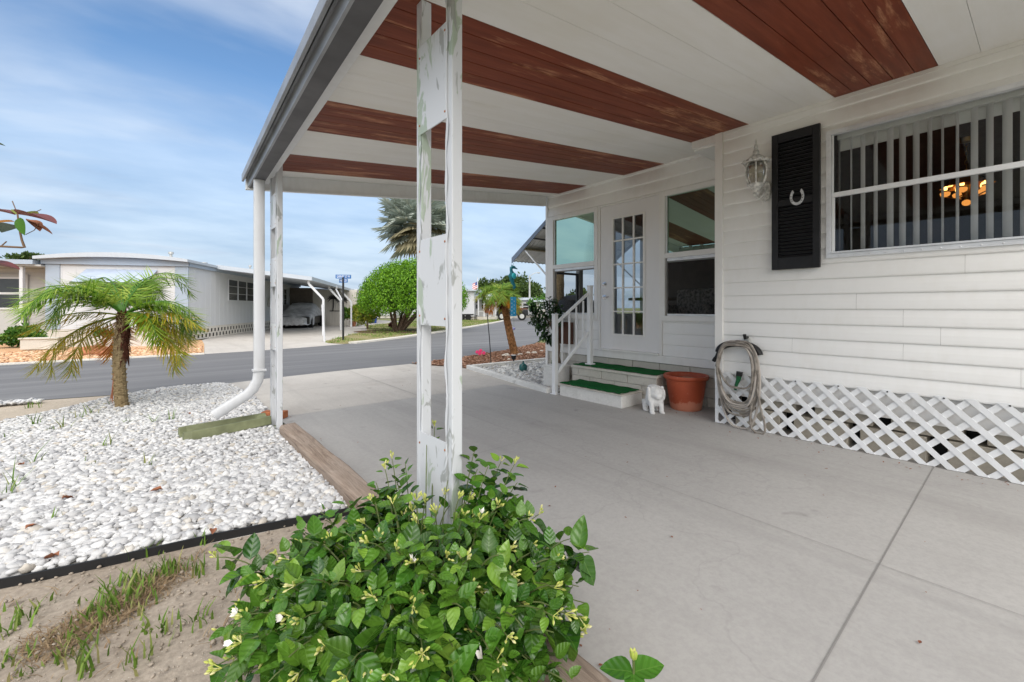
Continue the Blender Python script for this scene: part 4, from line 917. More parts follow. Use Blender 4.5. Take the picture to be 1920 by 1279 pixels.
def hose():
    h = thing('hose_hanger', 'small black and tan hose hanger hook on the white siding', 'hook', (XW-.02, 1.715, .80))
    m = MB(); m.tube([(XW-.02,1.715,.87),(XW-.075,1.715,.865),(XW-.085,1.715,.90)], [.014,.014,.016], 10); m.build('hook', 'black_plastic', h, smooth=True)
    m = MB(); m.box(XW-.045,1.69,.80,XW-.02,1.74,.868); m.build('bracket', 'galvanised', h, bev=.006)
    m = MB(); pts = []
    for k in range(19): a = math.pi*k/18; pts.append((XW-.05, 1.785+.185*math.cos(a), .715+.095*math.sin(a)))
    m.tube(pts, .032, 10); m.build('saddle', 'black_plastic', h, smooth=True)
    t = thing('garden_hose', 'long tan garden hose coiled on its hook in front of the lattice', 'hose', (XW-.1, 1.75, 0))
    loops = [(.19,.02,1.755,.0),(.175,.20,1.765,.014),(.185,.14,1.76,.004),(.165,.24,1.775,.02),(.18,.17,1.75,.012),(.16,.26,1.78,.03),(.175,.22,1.765,.022),(.172,.40,1.762,.036)]
    for j, (w, zb, yc, dx) in enumerate(loops):
        pts = []; n = 44
        for i in range(n+1):
            a = 2*math.pi*i/n; s, c = math.sin(a), math.cos(a)
            zt = .835-.012*(j % 4); zc = (zt+zb)/2; hz = (zt-zb)/2
            wid = w*(1-.16*(c < 0)*abs(c))*(abs(s)**.55)*(1 if s > 0 else -1)
            z = zc+hz*c
            x = XW-.085-dx*.9-.02*(1-abs(c))*random.uniform(.8,1.1)-(.012*math.sin(a*2+j)); 
            lean = -.055*(zt-z)*(1 if j % 2 else .4)
            pts.append((x, yc+.02+wid+lean, z))
        m = MB(); m.tube(pts, .0098, 8, False); m.build('coil', 'hose_rubber' if j % 3 else 'hose_pale', t, smooth=True)
    m = MB(); m.tube([(XW-.10,1.615,.70),(XW-.115,1.60,.45),(XW-.12,1.565,.25),(XW-.125,1.53,.12),(XW-.125,1.525,.05),(XW-.12,1.545,.018),(XW-.12,1.60,.014),(XW-.12,1.645,.05),(XW-.115,1.655,.13),(XW-.11,1.64,.3),(XW-.105,1.63,.5),(XW-.10,1.62,.70)], .0098, 8); m.build('hanging_loop', 'hose_rubber', t, smooth=True)
    m = MB(); m.tube([(XW-.07,1.765,.545),(XW-.072,1.77,.505)], [.028,.026], 12); m.build('nozzle_head', 'black_plastic', t, smooth=True)
    m = MB(); m.tube([(XW-.072,1.77,.503),(XW-.075,1.775,.47),(XW-.08,1.79,.42),(XW-.085,1.80,.37)], [.024,.020,.015,.012], 10); m.build('nozzle', 'nozzle_green', t, smooth=True)
    m = MB(); m.tube([(XW-.05,1.965,.72),(XW-.055,1.985,.66)], [.02,.024], 10); m.tube([(XW-.05,2.0,.66),(XW-.05,2.02,.62)], [.016,.02], 10); m.tube([(XW-.05,1.985,.60),(XW-.05,1.99,.57)], .014, 8); m.build('coupling', 'black_plastic', t, smooth=True)
hose()
def pot_and_statue():
    c = Vector((4.62, 2.50, 0)); t = thing('flower_pot', 'big terracotta flower pot with pale lower stain beside the steps', 'pot', c)
    m = MB(); m.lathe([(.0,.002),(.150,.002),(.165,.02),(.170,.05),(.205,.28),(.214,.345),(.236,.352),(.243,.375),(.236,.395),(.220,.395),(.208,.375),(.205,.335)], c, 40, False); m.build('pot_wall', 'terracotta', t, smooth=True, sharp=R(60))
    m = MB(); m.lathe([(.0,.352),(.10,.356),(.207,.338)], c, 26, False); m.build('potting_soil', 'soil_mix', t, smooth=True)
    s = Vector((4.22, 2.66, 0)); f = Vector((-.52, -.85, 0)).normalized(); l = Vector((f.y, -f.x, 0)); l = -l
    def P(a, b, z): return s+f*a+l*b+Vector((0, 0, z))
    rot = Matrix(((f.x, l.x, 0), (f.y, l.y, 0), (0, 0, 1)))
    b = MB()
    for a, q, z, r in ((-.03,0,.125,(.095,.072,.075)),(.04,0,.150,(.06,.072,.080)),(.065,0,.225,(.072,.078,.070)),(.03,0,.25,(.062,.085,.052)),(.125,0,.205,(.030,.045,.030)),(.132,0,.225,(.016,.018,.014)),(.128,0,.180,(.020,.034,.014)),
            (.105,.03,.245,(.022,.024,.014)),(.105,-.03,.245,(.022,.024,.014)),(.06,.088,.205,(.028,.018,.062)),(.06,-.088,.205,(.028,.018,.062)),(.0,0,.285,(.05,.06,.024)),(.065,0,.285,(.026,.022,.02)),(.05,.035,.285,(.026,.022,.018)),(.05,-.035,.285,(.026,.022,.018)),
            (-.105,0,.19,(.034,.032,.055)),(-.115,0,.235,(.022,.02,.03)),(.02,.07,.17,(.06,.016,.05)),(.02,-.07,.17,(.06,.016,.05))): b.ell(P(a, q, z), r, 14, 9, rot)
    for q in (.05, -.05):
        b.tube([P(.06,q,.14), P(.075,q*1.1,.07), P(.08,q*1.1,.02)], [.034,.026,.026], 10); b.ell(P(.095,q*1.1,.018), (.036,.028,.017), 10, 7, rot)
        b.tube([P(-.08,q,.13), P(-.075,q*1.15,.07), P(-.08,q*1.15,.02)], [.045,.034,.026], 10); b.ell(P(-.06,q*1.15,.018), (.038,.028,.017), 10, 7, rot)
    for i in range(26):
        a = i*2.4; z = .17+.12*(i/26); b.ell(P(.045+.055*math.cos(a)*.5, .085*math.sin(a), z), (.018,.018,.02), 7, 5, rot)
    o = b.build('lion_dog_statue', 'statue_white', None, smooth=True, loc=s); rm = o.modifiers.new('remesh', 'REMESH'); rm.mode = 'VOXEL'; rm.voxel_size = .0048; rm.use_smooth_shade = True
    sm = o.modifiers.new('smooth', 'SMOOTH'); sm.iterations = 2; sm.factor = .5
    tag(o, 'small white carved lion dog statue sitting by the terracotta pot', 'statue')
pot_and_statue()
def steps():
    t = thing('entrance_steps', 'two block steps with green carpet treads up to the french door', 'steps', (4.45, 3.4, 0))
    m = MB(); m.box(4.06, 2.96, .004, 4.46, 3.93, .150); lo_ = m.build('lower_step', 'white_block', t, bev=.012)
    m = MB(); m.box(4.04, 2.945, .1505, 4.46, 3.94, .165); m.build('edge', 'step_concrete', lo_, bev=.004)
    m = MB(); u0 = 2.78
    for r in range(3):
        z = .004+r*.11; y = 2.78-.2*(r % 2)
        while y < 4.09:
            a, b = max(y, 2.78), min(y+.395, 4.09)
            if b-a > .02: m.box(4.475, a, z, 4.60, b, z+.105)
            y += .402
        for xa, xb in ((4.6005, 4.87),): m.box(xa, 2.78, z, xb, 2.90, z+.105); m.box(xa, 3.97, z, xb, 4.09, z+.105)
    up = m.build('upper_step', 'step_concrete', t, bev=.005)
    m = MB(); m.box(4.49, 2.795, .004, 4.86, 4.07, .325); m.build('mortar', 'concrete_grey', up)
    m = MB(); m.box(4.455, 2.76, .326, 4.868, 4.10, .358); m.build('coping', 'step_concrete', up, bev=.006)
    def carpet(x0, y0, x1, y1, z, ph):
        V = []; F = []; nx, ny = 8, 34
        for i in range(nx+1):
            for j in range(ny+1):
                x = x0+(x1-x0)*i/nx; y = y0+(y1-y0)*j/ny; e = (.010*math.sin(j*1.3+ph)+.006*math.sin(j*3.1)) if i in (0,) else 0
                V.append((x-e, y+(.008*math.sin(i*1.7+ph) if j in (0, ny) else 0), z+.006+.003*math.sin(i*2+j*.7+ph)))
        for i in range(nx):
            for j in range(ny): a = i*(ny+1)+j; F.append((a, a+ny+1, a+ny+2, a+1))
        o = link_np('carpet', V, F, 'green_carpet', t, True); sd = o.modifiers.new('thick', 'SOLIDIFY'); sd.thickness = .006; sd.offset = 1
    carpet(4.062, 2.99, 4.455, 3.93, .166, 0); carpet(4.475, 2.80, 4.864, 4.07, .359, 2)
    h = thing('handrail', 'white metal handrail with thin balusters on the left of the steps', 'railing', (4.06, 4.03, 0))
    a, b = Vector((4.075, 4.03, 0)), Vector((4.60, 3.875, 0))
    for p, z0, z1 in ((a, .004, 1.055), (b, .372, 1.44)):
        m = MB(); m.box(p.x-.03, p.y-.03, z0, p.x+.03, p.y+.03, z1); m.box(p.x-.036, p.y-.036, z1+.0005, p.x+.036, p.y+.036, z1+.014); m.box(p.x-.05, p.y-.05, z0, p.x+.05, p.y+.05, z0+.018); m.build('post', 'white_metal', h, bev=.004)
    for nm, za, zb in (('handrail_bar', .955, 1.345), ('lower_rail', .285, .815)):
        m = MB(); d = (b-a).normalized(); m.bar(a+d*.031+Vector((0,0,za)), b-d*.031+Vector((0,0,zb)), .028, .036); m.build(nm, 'white_metal', h, bev=.004)
    for k in range(4):
        u = (k+1)/5; p = a.lerp(b, u); m = MB(); m.box(p.x-.009, p.y-.009, .285+.53*u+.024, p.x+.009, p.y+.009, .955+.39*u-.024); m.build('baluster', 'white_metal', h)
steps()
def beside_steps():
    p = gp(1075, 712); m = MB(); m.box(4.37, 4.30, .004, 4.65, 4.56, .30); m.box(4.36, 4.29, .3005, 4.66, 4.57, .32)
    tag(m.build('block_plinth', 'white_block', None, bev=.01, loc=(4.5, 4.43, 0)), 'weathered white block plinth left of the upper step', 'plinth')
    c = gp(1046, 716); c = Vector((c.x, c.y, 0)); t = thing('planter', 'white planter with brown coir top behind the handrail post', 'planter', c)
    m = MB(); m.lathe([(.0,.03),(.10,.03),(.105,.05),(.145,.20),(.15,.21),(.14,.215),(.13,.205)], c, 26, False); m.build('pot', 'white_block', t, smooth=True)
    m = MB(); m.ell(c+Vector((0,0,.215)), (.15,.15,.06), 18, 9); o = m.build('coir_liner', 'coir', t, smooth=True)
    V, F = LEAF3; n = 14; d = np.column_stack([rng.normal(0,.5,n), rng.normal(0,.5,n), np.ones(n)])
    LV, LF = stamp(V, F, orient(d), np.tile([c.x-.06, c.y+.04, .25], (n,1)), rng.uniform(.05,.11,n)); link_np('leaves', LV, LF, 'shrub_leaf', t)
    # dark leaved standard shrub
    c2 = gp(1054, 714); c2 = Vector((c2.x, c2.y, 0)); t = thing('dark_shrub', 'dark leaved little tree with a bare crooked trunk behind the handrail', 'shrub', c2)
    dd = 6.55; q = lambda x, y, e=0: at(x, y, dd+e)
    m = MB(); b0 = Vector((c2.x, c2.y, .0)); m.tube([q(1054,712), q(1050,690), q(1046,668), q(1048,650), q(1042,628), q(1036,600)], [.035,.03,.026,.024,.02,.015], 8)
    for e in ((1010,575,.1),(1030,562,.0),(1044,570,-.1),(1004,600,.15),(1015,625,.1)): m.tube([q(1042,632), q(1032,610,e[2]*.5), q(*e)], [.016,.012,.006], 6)
    m.build('trunk', 'bark', t, smooth=True)
    cl = [(1022,580,.0,.15),(1034,568,.0,.12),(1008,592,.1,.12),(1014,610,.05,.11),(1046,582,-.1,.12),(1004,600,.2,.09),(1022,628,.1,.09),(1034,638,.1,.07),(1044,600,-.05,.11),(1028,600,.1,.13),(1000,575,.1,.06)]
    pts = np.vstack([np.array(q(*c_[:3])[:])+rand_dirs(64)*c_[3]*rng.uniform(.35,1.05,(64,1)) for c_ in cl]); n = len(pts)
    LV, LF = stamp(*LEAF3, orient(rand_dirs(n)+[0,0,-.3]), pts, rng.uniform(.05,.095,n)); link_np('crown', LV, LF, 'dark_leaf', t)
    m = MB(); m.box(XS-.12, 4.42, .60, XS-.035, 4.66, .93); o = m.build('wall_box', 'brown_box', None, bev=.004, loc=(XS-.08, 4.54, .6)); tag(o, 'small dark brown box on the sun room wall behind the handrail', 'box')
    # gazing ball and garden bits
    p = gp(981, 699); r = .075; t = thing('gazing_ball', 'dark teal textured garden ball on the white stones', 'garden ball', (p.x, p.y, 0))
    m = MB(); m.ell((p.x, p.y, r+.02), (r, r, r), 22, 14); m.build('ball', 'ball_teal', t, smooth=True)
    m = MB(); m.lathe([(.012,.0),(.02,.012),(.010,.03),(.014,.045),(.0,.05)], (p.x, p.y, 2*r+.012), 12, False); m.build('stem_cap', 'ball_teal', t, smooth=True)
    p = gp(963, 684); t = thing('path_light', 'small black solar path light in the bark mulch', 'garden light', (p.x, p.y, 0))
    m = MB(); m.tube([(p.x,p.y,0),(p.x,p.y,.10)], .012, 8); m.build('stake', 'black_plastic', t)
    m = MB(); m.lathe([(.02,.10),(.045,.125),(.05,.165),(.06,.17),(.058,.185),(.0,.19)], (p.x,p.y,0), 16, False); m.build('lamp_head', 'black_plastic', t, smooth=True)
    m = MB(); m.lathe([(.0,.1905),(.05,.1905),(.05,.197),(.0,.198)], (p.x,p.y,0), 16, False); m.build('lamp_cap', 'white_block', t)
    for i, (x, y, s) in enumerate(((948,669,.085),(975,667,.06),(990,664,.06),(1002,664,.075),(1015,660,.05),(955,676,.05))):
        p = gp(x, y); V, F = ico(2); nn = np.array([noise.noise(Vector(v)*1.9+Vector((i*3,0,0))) for v in V]); V = V*(1+.4*nn[:,None])*np.array([s*1.3, s, s*.6])+np.array([p.x, p.y, s*.35])
        o = link_np('garden_rock', V, F, 'pale_rock', None, True, (p.x,p.y,0)); tag(o, 'pale rough rock in the bark mulch round the leaning palm', 'rock', 'pale rocks round the leaning palm')
    p = gp(899, 671); t = thing('pink_flower', 'bright pink artificial flower stuck in the mulch near the road', 'flower', (p.x, p.y, 0))
    m = MB(); m.tube([(p.x,p.y,0),(p.x+.01,p.y,.12)], .006, 6); m.build('stalk', 'stem', t)
    for cx, cyy, cz in ((-.05,0,.13),(.04,.02,.16),(.0,-.02,.10),(.10,.0,.11)):
        n = 7; d = np.array([(math.cos(a)*CC-.3*CS, -math.sin(a)*0-CC*.4*0+math.cos(a)*-CS, math.sin(a)) for a in np.linspace(0, 6.28, n, False)])
        LV, LF = stamp(*leaf_template(3,.34,.1,.2), orient(d+[0,0,.15], np.tile([-CS,-CC,0.3],(n,1))), np.tile([p.x+cx*CC, p.y-cx*CS+cyy, cz], (n,1)), np.full(n,.05)); o = link_np('petals', LV, LF, 'pink_petal', t)
    p = gp(921, 684); q = at(913, 584, (p.x*CS+p.y*CC)); t = thing('garden_stake', 'thin dark metal stake leaning in the mulch by the road', 'stake', (p.x,p.y,0))
    m = MB(); m.tube([p, p.lerp(q,.5)+Vector((.01,0,0)), q], .009, 6); m.build('rod', 'black_iron', t)
    m = MB(); m.box(q.x-.05,q.y-.01,q.z-.03,q.x+.05,q.y+.01,q.z+.02); m.tube([q, q+Vector((0,0,.07))], .006, 6); m.build('top_ornament', 'rust_rock', t)
beside_steps()
def awning():
    t = thing('window_awning', 'white corrugated metal window awning with blue edge on the sun room end wall', 'awning', (6.2, 5.03, 2.6))
    x0, x1 = 4.97, 7.6; a, b = (5.04, 2.62), (5.98, 2.02); m = MB(); n = 60; V = []; F = []
    for i in range(n+1):
        x = x0+(x1-x0)*i/n; z = .014*math.cos(i*math.pi)
        for (y, h) in (a, ((a[0]+b[0])/2, (a[1]+b[1])/2+.012), b): V.append((x, y, h+z))
    for i in range(n):
        for k in range(2): q = i*3+k; F.append((q, q+3, q+4, q+1))
    m.add(V, F); m.build('canopy', 'awning_white', t)
    m = MB(); V = []; m2 = [(x0+(x1-x0)*i/n, b[0]+.004, b[1]+.02-.05-(.016 if i % 2 else 0)) for i in range(n+1)]
    for i in range(n): p, q = m2[i], m2[i+1]; m.quad((p[0],p[1],b[1]+.018),(q[0],q[1],b[1]+.018),q,p)
    m.build('scalloped_valance', 'awning_white', t)
    for x in (x0-.012, x1):
        m = MB(); m.extr([(x,a[0],a[1]+.03),(x,b[0]+.02,b[1]+.03),(x,b[0]+.02,b[1]-.07),(x,a[0],a[1]-.04)], (.011,0,0)); m.build('side_edge', 'awning_blue', t)
    m = MB(); 
    for u, mt in ((.18,0),(.42,0)): y, z = a[0]+(b[0]-a[0])*u, a[1]+(b[1]-a[1])*u-.035; m.box(x0, y-.012, z-.012, x1, y+.012, z+.012)
    m.build('purlin', 'dark_metal', t)
    m = MB(); y, z = a[0]+(b[0]-a[0])*.68, a[1]+(b[1]-a[1])*.68-.035; m.bar((x0,y,z),(x1,y,z),.10,.02); m.build('cross_bar', 'awning_olive', t)
    for x in (x0+.03, x1-.05): m = MB(); m.bar((x, y, z-.02), (x, 5.04, 1.60), .022, .022); m.build('arm', 'white_metal', t)
    # hanging seahorse and windsock
    c = Vector((5.0, 6.0, 1.96)); s = 1.0; t = thing('seahorse_hanging', 'teal metal seahorse ornament hanging from the awning corner', 'ornament', (c.x, c.y, c.z-.3))
    rt = Vector((CC, -CS, 0)); 
    def Q(u, v): return c+rt*u+Vector((0, 0, v))
    m = MB(); m.tube([Q(0,-.0), Q(0,-.06)], .0025, 5); m.build('wire', 'black_iron', t)
    m = MB(); m.tube([Q(.075,-.112),Q(.045,-.098),Q(.015,-.080),Q(-.018,-.075),Q(-.040,-.105),Q(-.036,-.15),Q(-.018,-.185)], [.008,.014,.028,.032,.030,.030,.036], 10); m.tube([Q(-.02,-.05), Q(-.035,-.03)], [.016,.004], 6); m.tube([Q(-.045,-.085), Q(-.068,-.075)], [.014,.004], 6); m.build('head', 'teal_metal', t, smooth=True)
    m = MB(); m.ell(Q(.008,-.235), (.058,.036,.062), 16, 10); m.build('belly', 'teal_bright', t, smooth=True)
    m = MB(); m.tube([Q(-.03,-.17),Q(-.038,-.235),Q(-.030,-.30),Q(-.01,-.36),Q(.015,-.40),Q(.03,-.44),Q(.012,-.47),Q(-.008,-.445),Q(.006,-.425)], [.032,.044,.042,.034,.027,.021,.016,.011,.007], 10); m.tube([Q(-.06,-.2), Q(-.095,-.235), Q(-.06,-.27)], [.012,.006,.012], 6); m.build('tail', 'teal_metal', t, smooth=True)
    m = MB(); m.tube([Q(.015,-.47), Q(.01,-.62)], .0025, 5); m.tube([Q(.01,-.97), Q(.012,-1.16)], .002, 5); m.build('cord', 'nozzle_green', t)
    w = MB(); V = []; F = []
    for k in range(3): w.obox(Q(-.035+.035*k, -.79), rt, (CS,CC,0), (0,0,1), (.0165,.002,.175))
    w.build('streamer', 'windsock_blue', t)
    w = MB()
    for k in range(9): w.ell(Q(.016*(1 if k % 2 else -1.6), -.66-.035*k)-Vector((CS,CC,0))*.003, (.008,.004,.010), 8, 5)
    w.build('streamer_spots', 'sign_white', t)
    w = MB(); w.ell(Q(.012,-1.19), (.024,.024,.026), 12, 8); w.build('glass_bead', 'purple_glass', t, smooth=True)
awning()
def yard_bits():
    # landscape timbers
    for (ya, yb, lab) in ((2.06, 4.20, 'weathered grey brown landscape timber along the slab, its end by the far post'), (-1.5, 2.03, 'weathered landscape timber mostly hidden under the jasmine bush')):
        n = 14; V = []; F = []
        for i in range(n+1):
            y = ya+(yb-ya)*i/n; xo = .003*math.sin(y*7); sec = [(.845,.0),(.84,.095),(.855,.118),(.965,.122),(.978,.105),(.98,.0)]
            V += [(x+xo, y, z+.004+.003*math.sin(y*9+x*40)*(z > .05)) for x, z in sec]
        k = 6
        for i in range(n):
            for j in range(k): j2 = (j+1) % k; F.append((i*k+j, i*k+j2, (i+1)*k+j2, (i+1)*k+j))
        F += [tuple(range(k-1, -1, -1)), tuple(n*k+j for j in range(k))]
        o = link_np('landscape_timber', V, F, 'timber', None, False, (.91, (ya+yb)/2, 0)); b = o.modifiers.new('b', 'BEVEL'); b.width = .006; b.segments = 2; b.limit_method = 'ANGLE'; b.angle_limit = R(30); tag(o, lab, 'timber', 'landscape timbers edging the slab')
    m = MB(); d = Vector((.20,-.03,0)).normalized(); m.obox((.955,5.0,.045), (CC,-CS,0), (CS,CC,0), (0,0,1), (.115,.05,.035)); tag(m.build('brick', 'brick_orange', None, bev=.005, loc=(.955,5.0,0)), 'orange clay brick lying behind the foot of the far carport post', 'brick')
    m = MB(); m.obox((.93,4.33,.03), (CC,-CS,0), (CS,CC,0), (0,0,1), (.05,.04,.03)); tag(m.build('concrete_chunk', 'block_tan', None, bev=.008, loc=(.93,4.33,0)), 'small tan concrete chunk between the far post and the timber', 'stone')
    # splash block under the downspout
    t = MB(); a, b = Vector((.17,4.62,.045)), Vector((.84,4.70,.06)); d = (b-a).normalized(); s = Vector((-d.y, d.x, 0)); V = []; F = []; n = 12
    for i in range(n+1):
        u = i/n; c = a.lerp(b, u); w = .135-.035*u; h = .075
        if i == 0: w *= .86
        if u > .93: w *= .95
        floor = .02 if u < .9 else .055
        for (q, z) in ((-w-.02,0),(-w,h),(-w+.028,h),(-w+.055,floor),(w-.055,floor),(w-.028,h),(w,h),(w+.02,0)): V.append(c+s*q+Vector((0,0,z-.01)))
    k = 8
    for i in range(n):
        for j in range(k): j2 = (j+1) % k; F.append((i*k+j, i*k+j2, (i+1)*k+j2, (i+1)*k+j))
    F += [tuple(range(k-1,-1,-1)), tuple(n*k+j for j in range(k))]; t.add(V, F)
    tag(t.build('splash_block', 'splash_green', None, bev=.006, loc=(.5,4.66,0)), 'olive green plastic splash block under the downspout on the stones', 'splash block')
yard_bits()

# ---------------------------------------------------------------- plants
def bez(p0, p1, p2, t): return p0*(1-t)**2+p1*2*t*(1-t)+p2*t*t
def jasmine():
    c = Vector((.66, 1.24, 0)); t = thing('jasmine_bush', 'glossy green jasmine bush with yellow buds sprawling round the near carport post', 'bush', c)
    rt, fw = Vector((CC, -CS, 0)), Vector((CS, CC, 0)); stems = MB(); D = []; U = []; Lc = []; S = []; AG = []; tips = []
    rnd = random.Random(11)
    def env(a, b):                        # a across the view, b in depth
        q = 1-(a/.62)**2-(b/.56)**2
        return .44*math.sqrt(max(0, q))
    def grow(base, tip, mid, n, size, r=.004):
        prev = None; P = [bez(base, mid, tip, k/10) for k in range(11)]; stems.tube(P, [r*(1-.06*k) for k in range(11)], 5)
        tw = rnd.uniform(0, 6.28)
        for k in range(n):
            u = .30+.70*(k+.6)/n; p = bez(base, mid, tip, min(u, 1)); dd = (bez(base, mid, tip, min(1, u+.03))-bez(base, mid, tip, min(1, u+.03)-.06)).normalized()
            o = dd.orthogonal().normalized(); o = Matrix.Rotation(tw+k*1.57, 3, dd) @ o
            for sg in (1, -1):
                if rnd.random() < .10: continue
                z_ = p.x*CS+p.y*CC; px_ = 960+FPX*(p.x*CC-p.y*CS)/z_; py_ = 577-FPX*(p.z-EYE)/z_
                if 768 < px_ < 872 and py_ < 1000 and z_ < 1.86 and rnd.random() < .93: continue       # bare round the post's foot
                di = (o*sg+dd*rnd.uniform(.2,.7)+Vector((0,0,rnd.uniform(-.25,.35)))).normalized()
                D.append(di); U.append(Vector((rnd.uniform(-.35,.35), rnd.uniform(-.35,.35), 1))); Lc.append(p+di*.012); AG.append(u*rnd.uniform(.75,1.1)); S.append(size*rnd.uniform(.7,1.25)*(1 if u < .92 else .72))
        tips.append((tip, dd))
    for i in range(330):
        a, b = rnd.uniform(-.62, .50), rnd.uniform(-.56, .54)
        if (a/.62)**2+(b/.56)**2 > 1: continue
        h = env(a, b)*rnd.uniform(.72, 1.12)+.03
        base = c+rt*(a*.35+rnd.uniform(-.06,.06))+fw*(b*.35+rnd.uniform(-.06,.06)); tip = c+rt*a+fw*b+Vector((0,0,h)); mid = base.lerp(tip, .45)+Vector((0,0,.16+.1*rnd.random()))
        grow(base+Vector((0,0,.01)), tip, mid, rnd.randint(6, 8), rnd.uniform(.042, .066))
    # long sprays that stand out of the mound in the photograph
    for (px, py, d, n, sz) in ((890,845,1.72,7,.06),(965,870,1.70,6,.062),(915,875,1.62,6,.066),(735,860,1.75,6,.05),(722,880,1.7,5,.05),(800,830,1.85,4,.05),(815,800,1.95,5,.045),(955,930,1.60,6,.07),(985,1000,1.58,6,.075),(780,920,1.6,6,.065),
            (1105,1035,1.38,7,.085),(1070,1010,1.42,6,.08),(1085,1100,1.36,6,.085),(1075,1190,1.25,5,.09),(1010,965,1.55,6,.075),(405,1045,1.45,5,.085),(440,1235,1.20,5,.07),(430,1080,1.42,6,.07),(560,985,1.62,5,.05),(600,960,1.66,5,.05),(650,945,1.6,6,.06),(560,1000,1.58,6,.06),(1040,1060,1.3,6,.08),(745,905,1.72,7,.055),(705,905,1.68,7,.05),(760,870,1.8,6,.05),(690,950,1.6,7,.06),(655,985,1.55,7,.06),(610,975,1.62,7,.055),(735,950,1.62,7,.06),(895,880,1.68,8,.06),(925,905,1.66,8,.06),(950,960,1.58,8,.065),(900,930,1.62,8,.065),(885,970,1.55,8,.06),(970,905,1.68,7,.06),(940,865,1.75,7,.055),(1000,1040,1.42,8,.07),(905,1010,1.45,8,.065),(980,1010,1.52,7,.07),(520,1040,1.5,7,.06),(470,1090,1.4,7,.06),(545,1120,1.3,7,.065),(500,1230,1.1,7,.075),(605,1180,1.15,7,.07),(720,1180,1.1,7,.07),(760,1262,.98,7,.07),(1000,1250,1.08,6,.08),(880,1180,1.12,7,.07),
            (480,1180,1.2,6,.075),(700,930,1.6,6,.06),(860,935,1.5,6,.07),(620,1020,1.4,6,.07),(870,1000,1.4,6,.075),(840,900,1.62,5,.075),(560,1262,1.0,6,.085),(800,1230,1.0,6,.085),(930,1240,1.05,6,.085),(660,1240,.98,6,.085)):
        tip = at(px, py, d)
        if tip.z < .06: tip.z = .06
        base = c.lerp(Vector((tip.x, tip.y, 0)), .5); base.z = .08; mid = base.lerp(tip, .5)+Vector((0,0,.14)); grow(base, tip, mid, n, sz, .0035)
    stems.build('stems', 'stem', t)
    n = len(D); D, U, Lc, S = (np.array([q[:] for q in D]), np.array([q[:] for q in U]), np.array([q[:] for q in Lc]), np.array(S)); VV = []; FF = []; AA = []; GG = []; AG = np.array(AG); nb = 0
    for k, (w, fo, dr, wv) in enumerate(((.38,.14,.14,.012), (.42,.22,.30,.022), (.34,.30,.08,.016), (.40,.05,.42,.03))):   # flat, cupped, folded and curled leaves
        i = np.arange(n) % 4 == k; tv, tf = leaf_template(8, w, fo, dr, wv, .8); V, F = stamp(tv, tf, orient(D[i], U[i]), Lc[i], np.stack([S[i], S[i]*rng.uniform(.85,1.15,i.sum()), S[i]], 1)); VV.append(V); FF.append(F+nb); nb += len(V); AA.append(np.tile(np.array(tv), (i.sum(), 1))); GG.append(np.repeat(AG[i], len(tv)))
    link_np('leaves', np.vstack(VV), np.vstack(FF), 'jasmine_leaf', t, True, leaf=np.vstack(AA), age=np.concatenate(GG))
    bud = MB(); fl = MB()
    for i, (p, d) in enumerate(tips):
        r_ = rnd.random()
        if r_ < .42 and p.z > .14:
            k = rnd.randint(4, 8)
            for _ in range(k):
                dv = (d+Vector((rnd.uniform(-.9,.9), rnd.uniform(-.9,.9), rnd.uniform(-.1,.9)))).normalized(); q = p+dv*rnd.uniform(.008,.024)
                bud.tube([p, q], .0012, 4, False); bud.tube([q, q+dv*.004, q+dv*.009, q+dv*.013], [.0014,.0034,.003,.0008], 6)
        if .30 < r_ < .345 and p.z > .2:
            dv = (d+Vector((0,0,.5))).normalized()
            for _ in range(6):
                w = (dv+Vector((rnd.uniform(-.8,.8), rnd.uniform(-.8,.8), rnd.uniform(-.4,.5)))).normalized(); q = p+dv*.02
                s = w.orthogonal().normalized()*.005; fl.add([q, q+w*.010+s, q+w*.021, q+w*.010-s], [(0,1,2,3)])
    q0 = at(905, 1235, 1.05)
    for w in ((-.2,.1,1),(.35,-.1,.8),(-.45,0,.6)):
        w = Vector(w).normalized(); s = w.orthogonal().normalized()*.009; fl.add([q0, q0+w*.02+s, q0+w*.042, q0+w*.02-s], [(0,1,2,3)])
    bud.build('buds', 'bud', t, smooth=True); fl.build('blossoms', 'petal', t)
    # a rooted runner at the slab's edge
    b = gp(1195, 1275, .03); t2 = thing('jasmine_runner', 'short two leaved jasmine shoot with a pale bud at the bottom edge of the slab', 'plant', (b.x, b.y, 0))
    p = at(1188, 1262, .98); m = MB(); m.tube([(.93,.55,.06),(p.x-.05,p.y-.05,p.z-.03),p,p+Vector((0,0,.03))], .003, 5); m.build('stems', 'stem', t2)
    dirs = np.array([(-rt*.9+fw*.2+Vector((0,0,.1)))[:], (rt*.95+fw*.15+Vector((0,0,.25)))[:], (-fw*.9-rt*.2)[:]]); TT = leaf_template(8,.42,.14,.2,.015); V, F = stamp(*TT, orient(dirs, np.array([[-.2*CS,-.2*CC,1]]*3)), np.tile(p[:], (3,1)), np.array([.075,.075,.06])); link_np('leaves', V, F, 'jasmine_leaf', t2, True, leaf=np.tile(np.array(TT[0]), (3,1)))
    m = MB(); q = p+Vector((0,0,.03))
    for w in ((-.3,0,1),(.3,.1,1),(0,-.3,.9),(0,.3,.8)): w = Vector(w).normalized(); m.tube([q, q+w*.008, q+w*.018, q+w*.024], [.002,.006,.005,.001], 6)
    m.build('buds', 'bud', t2, smooth=True)
jasmine()
